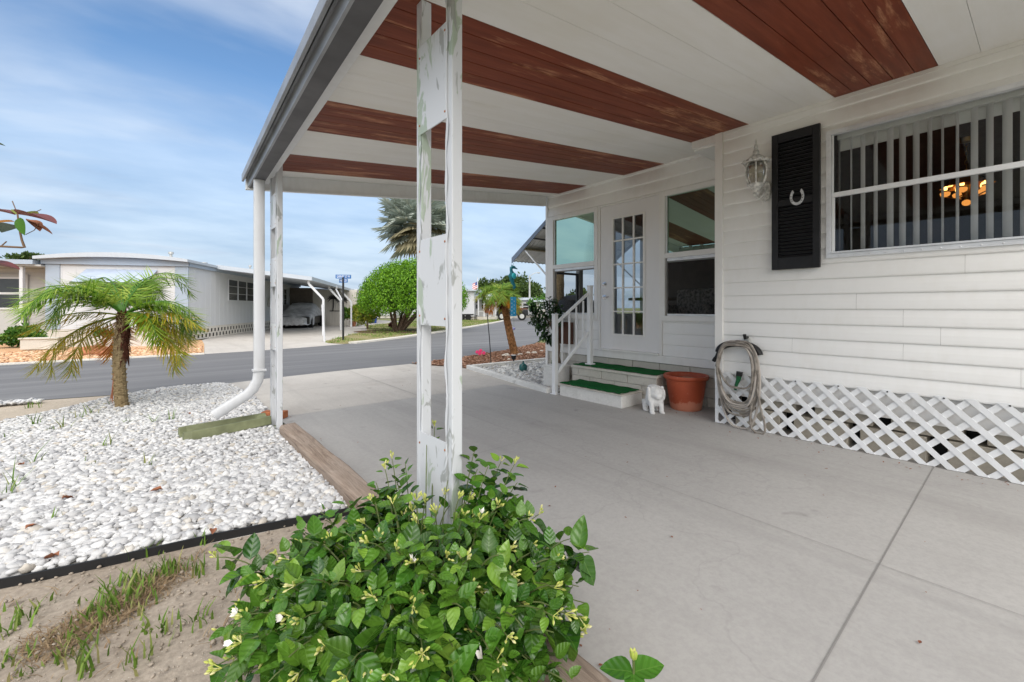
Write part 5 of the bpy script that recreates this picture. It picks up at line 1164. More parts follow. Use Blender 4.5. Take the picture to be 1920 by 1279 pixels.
def frond_np(base, az, el, L, curl, nl, ll, droopl, twist, rnd, wid=.011):
    # pinnate frond: rachis curving down, leaflets on both sides in a shallow V
    P = []; d = Vector((math.cos(az)*math.cos(el), math.sin(az)*math.cos(el), math.sin(el))); p = Vector(base); N = 26
    side = Vector((-math.sin(az), math.cos(az), 0)); e = el
    for i in range(N+1):
        P.append(p.copy()); u = i/N; e -= curl/N*(.5+1.2*u); d = Vector((math.cos(az)*math.cos(e), math.sin(az)*math.cos(e), math.sin(e))); p = p+d*(L/N); 
    tv = [(0,-.55,0),(0,.55,0),(.5,1,-.06),(.5,-1,-.06),(1,.06,-.30),(1,-.06,-.30)]; tf = np.array([(0,1,2,3),(3,2,4,5)])
    D = []; U = []; C = []; S = []
    for k in range(nl):
        u = .16+.84*(k+.5)/nl; x = u*N; i = min(int(x), N-1); q = P[i].lerp(P[i+1], x-i); dd = (P[i+1]-P[i]).normalized(); up = side.cross(dd)
        lens = ll*(.45+.85*math.sin(math.pi*min(1, u*.86+.12)))*rnd.uniform(.85,1.1)
        fwd = .55+.9*u**2
        for sg in (1, -1):
            v = (side*sg+dd*fwd*rnd.uniform(.8,1.2)+up*rnd.uniform(-.15,.75)+Vector((0,0,-droopl*rnd.uniform(.3,1.4)))).normalized(); D.append(v[:]); U.append((up+side*sg*rnd.uniform(-.5,.5))[:]); C.append(q[:]); S.append((lens, wid*rnd.uniform(.8,1.1), lens))
    V, F = stamp(tv, tf, orient(np.array(D), np.array(U)), np.array(C), np.array(S))
    m = MB(); m.tube(P, [.009*(1-.85*i/N)+.0012 for i in range(N+1)], 5); return V, F, m
def date_palm(root, top, n_green, n_yel, n_or, L, rnd, rad=(.085,.06), lean=None, ll=.23, g_el=(.35,1.35), low=(-.55,.25), bark='palm_bark', wid=.0062, spread=None, clear=None):
    base = root.location.copy(); t = root; m = MB(); N = 26; P = []; rr = []
    for i in range(N+1):
        u = i/N; p = base.lerp(top, u)+Vector((lean[0]*math.sin(math.pi*u), lean[1]*math.sin(math.pi*u), 0)) if lean else base.lerp(top, u); P.append(p); r = rad[0]+(rad[1]-rad[0])*u; rr.append(r*(1.15 if i == 0 else 1)*(1+.07*(i % 2)))
    m.tube(P, rr, 14)
        # leaf-base boots around the upper trunk
    bt = m; H = (top-base).length; kn = 90
    for k in range(kn):
        u = .05+.95*k/kn; i = min(int(u*N), N-1); p = P[i].lerp(P[i+1], u*N-i); a = k*2.399; o = Vector((math.cos(a), math.sin(a), 0)); r = rad[0]+(rad[1]-rad[0])*u; sz = .018+.014*u
        bt.add([p+o*r*.9+Vector((-o.y,o.x,0))*sz*.7, p+o*r*.9-Vector((-o.y,o.x,0))*sz*.7, p+o*(r+sz*.75)+Vector((0,0,sz*1.1)), p+o*r*.8+Vector((0,0,sz*1.6))], [(0,1,2),(0,2,3),(1,3,2),(0,3,1)])
    trunk = m.build('trunk', bark, t, smooth=False)
    if spread is not None:
        fb = MB()
        for k in range(420):
            a = rnd.uniform(0, 6.28); z = rnd.uniform(-spread, .06); o = Vector((math.cos(a), math.sin(a), 0)); p = top+o*rad[1]*.9+Vector((0,0,z)); q = p+o*rnd.uniform(.008,.035)+Vector((0,0,rnd.uniform(-.16,.08))); s = Vector((-o.y,o.x,0))*.011; fb.add([p+s, p-s, q-s*.2, q+s*.2], [(0,1,2,3)])
        fb.build('fibre_skirt', 'fibre', trunk)
    def frond(az, el, L, curl, mat, dl):
        if clear is not None and el < 1.15:             # keep the trunk's front bare, fronds hang to its sides
            dz = (az-clear+math.pi) % (2*math.pi)-math.pi
            if abs(dz) < .85: az = clear+math.copysign(.85+abs(dz)*.4, dz)
        V, F, rm = frond_np(top, az, el, L, curl, 46, ll, dl, 0, rnd, wid); o = link_np('frond', V, F, mat, t); rm.build('midrib', {'palm_green': 'shrub_leaf', 'palm_yellow': 'yellow_leaf', 'palm_orange': 'palm_orange'}[mat], o)
    for k in range(n_green): frond(k*2.399+rnd.uniform(-.2,.2), g_el[0]+(g_el[1]-g_el[0])*((k*.618) % 1), L*rnd.uniform(.85,1.1), rnd.uniform(1.7,2.6), 'palm_green', .35)
    for k in range(n_yel): frond(k*2.1+.7+rnd.uniform(-.3,.3), rnd.uniform(*low), L*rnd.uniform(.8,1.0), rnd.uniform(.9,1.5), 'palm_yellow', .5)
    for k in range(n_or): frond(k*2.3+1.9+rnd.uniform(-.3,.3), rnd.uniform(low[0]-.2, low[1]-.25), L*rnd.uniform(.7,.9), rnd.uniform(.7,1.2), 'palm_orange', .6)
def palms():
    rnd = random.Random(5); b = Vector((-.28, 6.54, .0)); top = at(231, 610, 4.87); top.z = 1.06
    t = thing('pygmy_date_palm', 'small date palm with drooping green and yellowing fronds in the white stones by the road', 'palm', b)
    date_palm(t, top, 20, 12, 1, .97, rnd, (.060,.050), (-.03,.0), .27, (.65,1.5), (-.35,.35), spread=.45, clear=-1.55)
    V, F, rm = frond_np(top, -1.0, .35, .72, 1.9, 40, .24, .5, 0, rnd, .0062); o = link_np('frond', V, F, 'palm_green', t); rm.build('midrib', 'shrub_leaf', o)
    m = MB(); P = [top+Vector((-.03,-.03,-.15)), at(226,660,4.83), at(215,700,4.80), at(209,742,4.80)]; m.tube(P, [.012,.016,.012,.004], 6)
    V = []; 
    for k in range(40):
        u = rnd.uniform(.3, 1); p = P[1].lerp(P[3], u); q = p+Vector((rnd.uniform(-.03,.03), rnd.uniform(-.02,.02), -rnd.uniform(.08,.18))); s = Vector((.004,0,0)); m.add([p+s,p-s,q], [(0,1,2)])
    m.build('dead_frond', 'dead_leaf', t)
    b = Vector((6.80, 8.10, .0)); d = b.x*CS+b.y*CC; top = at(941, 548, d-.25); t = thing('leaning_date_palm', 'leaning little palm with green top and orange hanging fronds in the bark mulch', 'palm', b)
    date_palm(t, top, 18, 6, 7, .74, random.Random(9), (.095,.07), (-.02,.0), .23, (.1,1.2), (-.4,.3), 'orange_bark', .0065, spread=.3)
palms()
def red_leaf_shrub():
    b = Vector((-.98, 3.36, 0)); t = thing('red_leaf_shrub', 'tall shrub with drooping dark red pointed leaves reaching in from the left edge', 'shrub', b); D0 = 2.2
    m = MB(); j = at(-60, 470, D0); m.tube([b, Vector((-.96,3.38,.7)), Vector((-.9,3.4,1.25)), j], [.02,.016,.011,.008], 7)
    m.tube([j, at(0,462,D0), at(40,464,D0), at(46,464,D0), at(41,450,D0), at(38,437,D0), at(34,410,D0), at(32,395,D0)], [.007,.0055,.005,.006,.005,.0045,.004,.003], 7)
    m.tube([at(3,461,D0), at(12,453,D0)], .003, 5); m.tube([at(31,397,D0), at(23,377,D0)], .0022, 5); m.tube([at(60,400,D0), at(77,393,D0)], .0018, 5); m.tube([at(48,440,D0), at(64,432,D0), at(74,418,D0)], .0018, 5)
    m.tube([Vector((-.9,3.4,1.25)), at(-60,500,D0)], .006, 6); m.tube([j, at(-70,330,D0), at(-40,280,D0)], [.007,.005,.003], 6); m.build('stems', 'brown_stem', t, smooth=True)
    TL = leaf_template(8, .22, .25, .10)
    def leaf(p, q, mat, sc=1, up=(0,0,1), wid=1.0, name='leaf'):
        d = q-p; L = d.length; V, F = stamp(TL[0], TL[1], orient(np.array([d[:]]), np.array([up])), np.array([p[:]]), np.array([[L, L*wid, L]])); link_np(name, V, F, mat, t, True)
    c = at(32, 400, D0)
    leaf(at(34,402,D0-.02), at(107,411,D0-.06), 'red_leaf', wid=1.15); leaf(at(28,403,D0), at(-35,385,D0), 'red_leaf', wid=1.35); leaf(at(52,415,D0), at(101,436,D0+.03), 'dead_leaf', wid=1.1); leaf(at(30,402,D0), at(70,398,D0+.18), 'yellow_leaf', wid=1.0)
    leaf(at(28,416,D0), at(-25,416,D0-.08), 'palm_orange', wid=1.0); leaf(at(28,422,D0+.02), at(3,431,D0+.08), 'dark_leaf', wid=1.6); leaf(at(38,408,D0-.03), at(43,441,D0-.03), 'shrub_leaf', wid=1.45, up=(-CS,-CC,.4)); leaf(at(56,412,D0+.04), at(76,430,D0), 'dead_leaf', wid=1.2)
    leaf(at(-50,494,D0), at(38,496,D0-.02), 'red_leaf', wid=.9); leaf(at(-50,480,D0), at(6,479,D0), 'dark_leaf', wid=.8); leaf(at(-50,262,D0), at(11,268,D0), 'dark_leaf', wid=.5); leaf(at(-60,470,D0), at(-120,520,D0), 'red_leaf'); leaf(at(-40,285,D0), at(-110,250,D0), 'red_leaf')
red_leaf_shrub()
def clump_crown(name, t, centers, radii, per, size, mat, tmpl=QUADL, outward=.6, shell=(.55, 1.0), puff=False):
    pts = []; ds = []; us = []
    for c, r in zip(centers, radii):
        d = rand_dirs(per); rr = rng.uniform(*shell, (per, 1))*np.asarray(r); pts.append(np.asarray(c)+d*rr); ds.append(d*outward+rand_dirs(per)*(1-outward)+[0,0,.25]); us.append(d+.45*rand_dirs(per))
    pts = np.vstack(pts); ds = np.vstack(ds); n = len(pts); 
    if puff: us = np.vstack(us); ds = np.cross(us, rand_dirs(n))
    else: us = rand_dirs(n)
    V, F = stamp(tmpl[0], np.array(tmpl[1]), orient(ds, us), pts, rng.uniform(size*.6, size*1.3, n)); return link_np(name, V, F, mat, t)
def topiary_tree():
    b = gp(747, 621); d = b.x*CS+b.y*CC; t = thing('round_tree', 'bright green dome shaped clipped tree with many stems across the road', 'tree', b)
    ctr = at(775, 571, d); R_ = 102*d/FPX; C = []; Rr = []
    for i in range(230):
        u = (i+.5)/230; z = -.16+1.16*u; a = i*2.39996; r = math.sqrt(max(0, 1-min(1, abs(z))**2)) if z > 0 else (1-.25*(z/.16)**2)
        C.append((ctr.x+R_*.90*r*math.cos(a)+random.uniform(-.1,.1), ctr.y+R_*.90*r*math.sin(a)+random.uniform(-.1,.1), ctr.z+z*1.98)); Rr.append(random.uniform(.24,.44))
    clump_crown('crown', t, C, Rr, 170, .085, 'tree_leaf', outward=.8, shell=(.6, 1.0), puff=True)
    C2 = [(ctr.x+(c[0]-ctr.x)*.62, ctr.y+(c[1]-ctr.y)*.62, ctr.z+.1+(c[2]-ctr.z)*.62) for c in C[::2]]; clump_crown('inner_foliage', t, C2, [.5]*len(C2), 90, .16, 'shrub_leaf', outward=.4, shell=(.1, 1.0))
    m = MB()
    for k in range(13):
        a = k*2.4; e = Vector((ctr.x+R_*.6*math.cos(a)*random.uniform(.5,1), ctr.y+R_*.6*math.sin(a)*random.uniform(.5,1), ctr.z+random.uniform(.0,.6))); p = b+Vector((.17*math.cos(a), .17*math.sin(a), -.02)); q = p.lerp(e, .35)+Vector((0,0,.12)); m.tube([p, q, p.lerp(e,.7)+Vector((0,0,.1)), e], [.085,.065,.05,.025], 8)
    m.build('trunk', 'bark', t, smooth=True)
    s = scatter_poly([(b.x-1.9,b.y-1.2),(b.x+1.5,b.y-1.6),(b.x+2.2,b.y+1),(b.x-1,b.y+1.6)], 10); sheet('bark_mulch', [(b.x+1.9*math.cos(a)*(1+.15*math.sin(3*a)), b.y+1.7*math.sin(a), ) for a in np.linspace(0,6.28,22,False)], .012, 'mulch_soil')
topiary_tree()
def fan_palm():
    d = 33.0; ctr = at(784, 420, d); b = Vector((ctr.x+.2, ctr.y, 0)); t = thing('silver_fan_palm', 'tall silvery fan palm rising behind the round green tree', 'palm', b); rnd = random.Random(3)
    m = MB(); m.tube([b, b.lerp(ctr,.5), ctr-Vector((0,0,.7)), ctr], [.24,.20,.22,.28], 12); m.build('trunk', 'palm_bark', t, smooth=True)
    def fan(dirv, L, r, mat):
        dv = dirv.normalized(); s = dv.cross(Vector((0,0,1)))
        s = s.normalized() if s.length > .05 else Vector((1,0,0)); up = s.cross(dv); hub = ctr+dv*L; n = 30; V = []; F = []; m = MB(); m.tube([ctr, hub], [.05,.025], 6)
        for k in range(n):
            a = R(-125+250*k/(n-1)); e = (dv*math.cos(a)+s*math.sin(a)); e = (e+up*.18*math.cos(a*2)).normalized(); w = s*math.cos(a)-dv*math.sin(a); ll = r*(.80+.2*math.cos(a))*rnd.uniform(.9,1.05)
            fold = up*(.05*(1 if k % 2 else -1)); b0 = len(V); drop = Vector((0,0,-.22*r))
            V += [hub, hub+e*ll*.55+w*ll*.075+fold, hub+e*ll*.55-w*ll*.075-fold, hub+e*ll+drop*abs(math.sin(a)*.6+.4)]; F += [(b0, b0+2, b0+3, b0+1)]
        o = link_np('fan_frond', V, F, mat, t); m.build('leaf_stalk', 'fan_old', o)
    N = 58
    for k in range(N):
        z = 1-1.88*(k+.5)/N; a = k*2.39996; r = math.sqrt(max(0,1-z*z)); old = z < -.25
        fan(Vector((math.cos(a)*r, math.sin(a)*r, z)), rnd.uniform(1.3,2.1), rnd.uniform(1.5,1.95), 'fan_old' if (old and rnd.random() < .6) else 'fan_leaf')
    m = MB()
    m.tube([ctr+Vector((.1,-.1,-.3)), ctr+Vector((-.1,-.5,-1.6)), ctr+Vector((-.1,-.6,-2.9))], [.05,.035,.03], 6); m.ell(ctr+Vector((-.1,-.6,-3.1)), (.22,.22,.32), 10, 8); m.build('flower_stalk', 'fan_old', t)
fan_palm()
def leafy_tree(name, label, px, py, d, rx, rz, mat, cat='tree', n=26, per=140, size=.3, group=None, trunk=True):
    c = at(px, py, d); b = Vector((c.x, c.y, 0)); t = thing(name, label, cat, b, group); C = []; Rr = []
    for i in range(n):
        v = rand_dirs(1)[0]; k = random.uniform(.35,.85); C.append((c.x+v[0]*rx*k, c.y+v[1]*rx*k, max(.15, c.z+v[2]*rz*k))); Rr.append(rx*random.uniform(.22,.42)*np.array([1,1,min(1, rz/rx*1.1)]))
    clump_crown('crown', t, C, Rr, per, size, mat, outward=.5, shell=(.4,1.05))
    if trunk:
        m = MB(); m.tube([b, b.lerp(c,.6), c+Vector((0,0,rz*.3))], [rx*.09, rx*.07, rx*.03], 8)
        for k in range(4): a = k*1.6; m.tube([b.lerp(c,.6), c+Vector((rx*.5*math.cos(a), rx*.5*math.sin(a), rz*.2))], [rx*.05, rx*.02], 6)
        m.build('trunk', 'bark', t, smooth=True)
    return t
def far_plants():
    leafy_tree('oak_tree', 'big dark oak beyond the far houses behind the leaning palm', 955, 548, 62, 4.6, 2.3, 'oak_leaf', n=60, per=170, size=.42)
    leafy_tree('oak_tree', 'dark spreading tree just left of the street lamp in the far distance', 992, 552, 66, 2.9, 1.9, 'oak_leaf', n=22, per=140, size=.45)
    leafy_tree('oak_tree', 'dark leafy tree behind the flag pole beyond the house', 912, 545, 60, 1.8, 1.9, 'oak_leaf', n=16, per=120, size=.4)
    leafy_tree('shrub', 'green shrub mass above the low tan house roof by the sun room corner', 1018, 568, 48, 1.9, 1.1, 'shrub_leaf', 'bush', 16, 110, .26)
    leafy_tree('treetop', 'small pale treetop showing over the grey roof at far left', 58, 482, 42, 1.7, .5, 'oak_leaf', 'tree', 12, 90, .28)
    leafy_tree('tree', 'tree seen through the sun room end window past the black grill cover', 1086, 566, 15, .75, .45, 'oak_leaf', 'tree', 14, 110, .12)
    leafy_tree('shrub', 'low dark green shrub in front of the grey porch at far left', 38, 630, 12.6, .62, .30, 'shrub_leaf', 'shrub', 22, 120, .10, trunk=False)
    leafy_tree('shrub', 'small spiky green shrub behind the date palm fronds', 205, 628, 13.2, .38, .22, 'shrub_leaf', 'shrub', 9, 70, .09, trunk=False)
    leafy_tree('shrub', 'yellow green bush beyond the third leaning carport post', 668, 588, 26.5, .72, .62, 'yellow_leaf', 'shrub', 16, 110, .13, trunk=False)
    leafy_tree('shrub', 'dark small bush behind the second leaning carport post', 648, 590, 26, .40, .55, 'shrub_leaf', 'shrub', 9, 90, .12, trunk=False)
    leafy_tree('small_tree', 'young thin tree with drooping yellow green leaves by the mulch ring', 689, 592, 23.5, .62, .52, 'yellow_leaf', 'tree', 14, 90, .16)
    leafy_tree('shrub', 'low red brown plant at the foot of the round tree', 735, 612, 22.5, .28, .22, 'red_leaf', 'shrub', 6, 70, .10, trunk=False)
    leafy_tree('tree_line', 'row of low trees closing the view between the far houses', 690, 572, 110, 9, 2.2, 'oak_leaf', 'trees', 40, 90, .8, trunk=False)
    leafy_tree('tree_line', 'hazy low trees behind the parked pickup truck', 985, 572, 120, 7, 2.6, 'oak_leaf', 'trees', 30, 90, .9, trunk=False)
    # palm trunk and grill seen through the sun room
    b = at(1050, 577, 9.0); b.z = 0; t = thing('cabbage_palm', 'rough brown palm trunk outside the sun room end window', 'palm', b); m = MB(); P = [b+Vector((0,0,z)) for z in np.linspace(0,4.9,40)]; m.tube(P, [.085*(1+.1*(i % 2)) for i in range(40)], 12); m.build('trunk', 'palm_bark', t)
    rnd = random.Random(2)
    for k in range(10):
        V, F, rm = frond_np(b+Vector((0,0,4.85)), k*2.4, .2+.9*((k*.618) % 1), 1.3, 1.5, 34, .3, .4, 0, rnd, .014); o = link_np('frond', V, F, 'palm_green', t)
    g = at(1080, 573, 8.9); b = Vector((g.x, g.y, 0)); m = MB(); m.lathe([(.0,0.004),(.36,.006),(.38,.2),(.40,.9),(.44,1.08),(.36,1.30),(.2,1.40),(.0,1.42)], b, 20, False); tag(m.build('covered_grill', 'black_plastic', None, smooth=True, loc=b), 'black covered grill outside the sun room end window', 'grill')
far_plants()

# ---------------------------------------------------------------- across the road
A0 = Vector((.85, 18.5, 0)); AV = Vector((.45, .893, 0)); AU = Vector((-.893, .45, 0)); AN = -AU       # AV runs along the long side, AU across the front to the left
def AL(s, n, z): return A0+AV*s+AN*n+Vector((0, 0, z))
UP = Vector((0, 0, 1))
def abox(m, s0, s1, n0, n1, z0, z1): return m.obox(AL((s0+s1)/2, (n0+n1)/2, (z0+z1)/2), AV, AN, UP, (abs(s1-s0)/2, abs(n1-n0)/2, abs(z1-z0)/2))
def house_across():
    t = thing('mobile_home', 'white single wide home with low arched grey roof and attached carport across the road', 'house', AL(4, -2, 0)); W = 3.95; Lh = 15
    m = MB(); abox(m, .0, Lh, -W, 0, .45, 2.62)
    for k in range(37): s = .12+k*.405; abox(m, s, s+.02, .0005, .005, .46, 2.60)
    m.build('wall', 'far_white', t)
    for bx in ((-.03, -.0005, -.34, .02), (-.03, -.0005, -W-.02, -W+.36), (-.04, 0.0, .0205, .055)): m = MB(); abox(m, *bx, .45, 2.60); m.build('corner_panel', 'far_grey', t)
    # arched roof and fascia
    m = MB(); n = 14; V = []; F = []
    def prof(u, base, rise): return base+rise*(1-(2*u-1)**2)
    for s in (-.32, Lh):
        for k in range(n+1): u = k/n; V.append(AL(s, .16-(W+.32)*u, prof(u, 2.78, .17)))
        for k in range(n+1): u = k/n; V.append(AL(s, .16-(W+.32)*u, prof(u, 2.69, .11)))
    h = n+1
    for k in range(n): F += [(k, k+1, 2*h+k+1, 2*h+k), (h+k, 3*h+k, 3*h+k+1, h+k+1), (k, h+k, h+k+1, k+1), (2*h+k, 2*h+k+1, 3*h+k+1, 3*h+k)]
    F += [(0, 2*h, 3*h, h), (n, h+n, 3*h+n, 2*h+n)]; m.add(V, F); m.build('roof', 'far_roof', t)
    m = MB(); V = []; F = []
    for s in (-.10, -.04):
        for k in range(n+1): u = k/n; V += [AL(s, .10-(W+.2)*u, 2.56), AL(s, .10-(W+.2)*u, prof(u, 2.689, .10))]
    for k in range(n): a = 2*k; b = 2*h+2*k; F += [(a, a+2, a+3, a+1), (b, b+1, b+3, b+2), (a, b, b+2, a+2)]
    m.add(V, F); abox(m, -.04, Lh, .01, .09, 2.56, 2.70); m.build('fascia', 'far_grey', t)
    # pierced block skirting
    m = MB(); nb = 34
    for r in range(3): abox(m, .02, 14, -.018, -.005, .0+r*.18, .05+r*.18)
    for r in range(2):
        for k in range(46): s = .02+k*.30+.15*r; abox(m, s, s+.15, -.018, -.006, .05+r*.18, .18+r*.18)
    abox(m, .02, 14, -.018, -.005, .41, .45); m.build('pierced_block_skirting', 'breeze_block', t)
    m = MB(); abox(m, .03, 14, -.12, -.06, 0, .42); m.build('crawl_space_shade', 'car_black', t); m = MB(); abox(m, -.0, .05, -W, -.06, 0, .45); m.build('front_skirting', 'far_tan', t)  # black backing paints the dark seen through the block holes
    m = MB()
    for k in range(9): n_ = -.5-k*.38; m.obox(AL(-.003, n_, 1.5), AV, AN, UP, (.0025, .006, 1.04))
    m.build('front_batten', 'far_white', t)
    def win(s0, s1, z0, z1, cells):
        f = MB(); abox(f, s0, s1, .0125, .05, z0, z0+.05); abox(f, s0, s1, .0125, .05, z1-.05, z1); n = cells
        for k in range(n+1): x = s0+(s1-s0-.05)*k/n; abox(f, x, x+.05, .0125, .048, z0+.05, z1-.05)
        w = f.build('window', 'far_white', t); g = MB(); abox(g, s0+.04, s1-.04, .0121, .02, z0+.04, z1-.04); 
        g.build('pane', 'far_glass', w); g = MB()
        for q in (.33, .66): z = z0+(z1-z0)*q; abox(g, s0+.05, s1-.05, .021, .026, z, z+.02)
        g.build('louvre_rails', 'far_cream', w)
    win(3.3, 6.4, 1.42, 2.38, 3); win(11.2, 11.9, 1.3, 2.3, 1)
    # front picture window under a sloping white awning
    f = MB()
    def fbox(m, n0, n1, s0, s1, z0, z1): abox(m, s0, s1, -n1, -n0, z0, z1)
    fbox(f, .95, 2.75, -.05, -.031, 1.15, 1.2); fbox(f, .95, 2.75, -.05, -.031, 2.25, 2.3)
    for x in (.95, 1.82, 2.70): fbox(f, x, x+.05, -.05, -.031, 1.2, 2.25)
    w = f.build('window', 'far_white', t); g = MB(); fbox(g, 1.0, 2.7, -.03, -.012, 1.18, 2.27); g.build('pane', 'far_glass', w)
    m = MB(); V = [AL(-.05, -.85, 2.42), AL(-.05, -2.85, 2.42), AL(-.75, -2.85, 1.95), AL(-.75, -.85, 1.95)]; m.add(V+[v+Vector((0,0,-.03)) for v in V], [(0,1,2,3),(7,6,5,4),(0,4,5,1),(1,5,6,2),(2,6,7,3),(3,7,4,0)])
    m.build('window_awning', 'awning_pale', t); m = MB(); fbox(m, .85, 2.85, -.77, -.751, 1.90, 1.965); m.build('awning_valance', 'dark_metal', t)
    # screened porch on the left
    m = MB(); abox(m, .7, 6, -W-3.4, -W-.001, 0, 2.46)
    for k in range(20): z = .05+k*.12; abox(m, .69, .6995, -W-3.4, -W-.001, z, z+.1)
    m.build('porch_wall', 'far_cream', t)
    m = MB(); abox(m, -.3, 6.3, -W-3.6, -W-.165, 2.52, 2.66); m.build('porch_roof', 'far_grey', t)
    m = MB(); abox(m, -.2, 6.1, -W-3.5, -W-.02, 2.465, 2.519); m.build('porch_ceiling', 'far_cream', t)
    for n_ in (.55, 2.35): m = MB(); abox(m, -.12, -.02, -W-n_-.09, -W-n_, .0, 2.46); m.build('porch_post', 'far_white', t)
    m = MB(); abox(m, -.2, -.1, -W-3.4, -W-2.36, 0, .95)
    for k in range(7): z = .06+k*.13; abox(m, -.215, -.2005, -W-3.4, -W-2.36, z, z+.11)
    m.build('porch_railing', 'far_white', t)
    f = MB(); n0, n1 = W+.95, W+2.05; abox(f, .62, .689, -n1, -n0, .12, 2.25); d = f.build('door', 'far_cream', t); g = MB(); abox(g, .600, .6195, -n1+.18, -n0-.18, 1.15, 2.1); g.build('pane', 'far_glass', d)
    g = MB(); abox(g, .575, .5995, -n1+.12, -n0-.12, 1.585, 1.655)
    for z in (1.09, 2.1): abox(g, .58, .5995, -n1+.12, -n0-.12, z, z+.06)
    for x in (n1-.18, n0+.12): abox(g, .58, .5995, -x, -x+.06, 1.1505, 2.0995)
    g.build('frame', 'far_white', d); g = MB(); abox(g, .56, .6, -n0-.1, -n0-.06, 1.0, 1.15); g.build('handle', 'black_iron', d)
    f = MB(); abox(f, .66, .689, -W-3.2, -W-2.4, 1.2, 2.1); w = f.build('window', 'far_glass', t); g = MB(); abox(g, .63, .6595, -W-3.25, -W-2.35, 1.75, 2.0); g.build('blind', 'far_white', w)
    # carport of that house
    m = MB(); V = [AL(2.0,.10,2.66),AL(15.5,.10,2.66),AL(15.5,3.55,2.25),AL(2.0,3.55,2.25)]; m.add(V+[v+Vector((0,0,.16)) for v in V], [(3,2,1,0),(4,5,6,7),(0,1,5,4),(1,2,6,5),(2,3,7,6),(3,0,4,7)]); m.build('carport_roof', 'far_roof', t)
    m = MB(); abox(m, 12.6, 16.5, 1.35, 4.0, 0, 2.30)
    for k in range(16): n_ = 1.4+k*.165; abox(m, 12.585, 12.5995, n_, n_+.02, .02, 2.2)
    m.build('shed_wall', 'far_tan', t)
    m = MB(); abox(m, 16.51, 24, -1, 4.3, 0, 2.35); m.build('rear_wall', 'far_white', t); m = MB(); abox(m, 15.6, 24.3, -1.2, 4.5, 2.36, 2.5); m.build('rear_roof', 'far_roof', t)
    g = MB(); abox(g, 20.0, 20.8, 4.3005, 4.33, 1.2, 2.0); w = g.build('window', 'far_glass', t)
    m = MB(); abox(m, 12.55, 12.7, .02, 1.34, 0, 2.4); m.build('back_screen', 'room_wall', t)
    for i, s in enumerate((2.2, 6.6, 10.4)):
        m = MB(); p = [AL(s,3.95,.0), AL(s,3.95,1.50), AL(s,3.40,2.12), AL(s,3.38,2.27)]
        for a, b in zip(p, p[1:]): m.bar(a, b, .085, .085, AV)
        m.build('carport_post', 'far_white', t)
    m = MB(); p = [AL(7.6,3.62,2.26), AL(7.6,3.55,2.12), AL(6.75,3.99,1.52), AL(6.75,4.0,.02)]; m.tube(p, .045, 8); m.build('downspout', 'far_white', t)
    for s, n_, r, h in ((3.0,-1.9,.05,.35),(6.5,-2.2,.09,.28),(9.5,-1.2,.04,.45),(12.0,-2.0,.09,.25)):
        m = MB(); m.tube([AL(s,n_,2.85), AL(s,n_,2.95+h)], r, 10); m.lathe([(r*1.9,2.951+h),(r*1.7,3.03+h),(.0,3.05+h)], AL(s,n_,0), 12); m.build('roof_vent', 'galvanised', t)
    m = MB(); abox(m, 8.4, 8.7, .0125, .16, 1.2, 1.65); m.tube([AL(8.55,.09,1.65), AL(8.55,.09,2.6)], .03, 8); m.build('electric_meter', 'galvanised', t)
    # palm silhouettes on the shed
    w = thing('palm_wall_art', 'dark metal palm tree cut out fixed to the grey shed wall', 'wall art', AL(12.56, 2.8, 1.1)); 
    for n_, h in ((2.55, .78), (3.1, .70)):
        m = MB(); m.tube([AL(12.56,n_,.95), AL(12.56,n_+.04,.95+h*.5), AL(12.56,n_+.02,.95+h)], .035, 6); c = AL(12.555, n_+.02, .95+h)
        for k in range(9):
            a = R(-35+31*k); e = c+AN*math.cos(a)*.38+UP*math.sin(a)*.28-UP*.06; mid = c.lerp(e,.55)+UP*.09; m.tube([c, mid, e], [.03,.04,.006], 5)
        m.build('palm_cutout', 'black_iron', w)
    m = MB(); m.bar(AL(12.56,2.35,.94), AL(12.56,3.35,.94), .02, .04); m.build('base_bar', 'black_iron', w)
house_across()
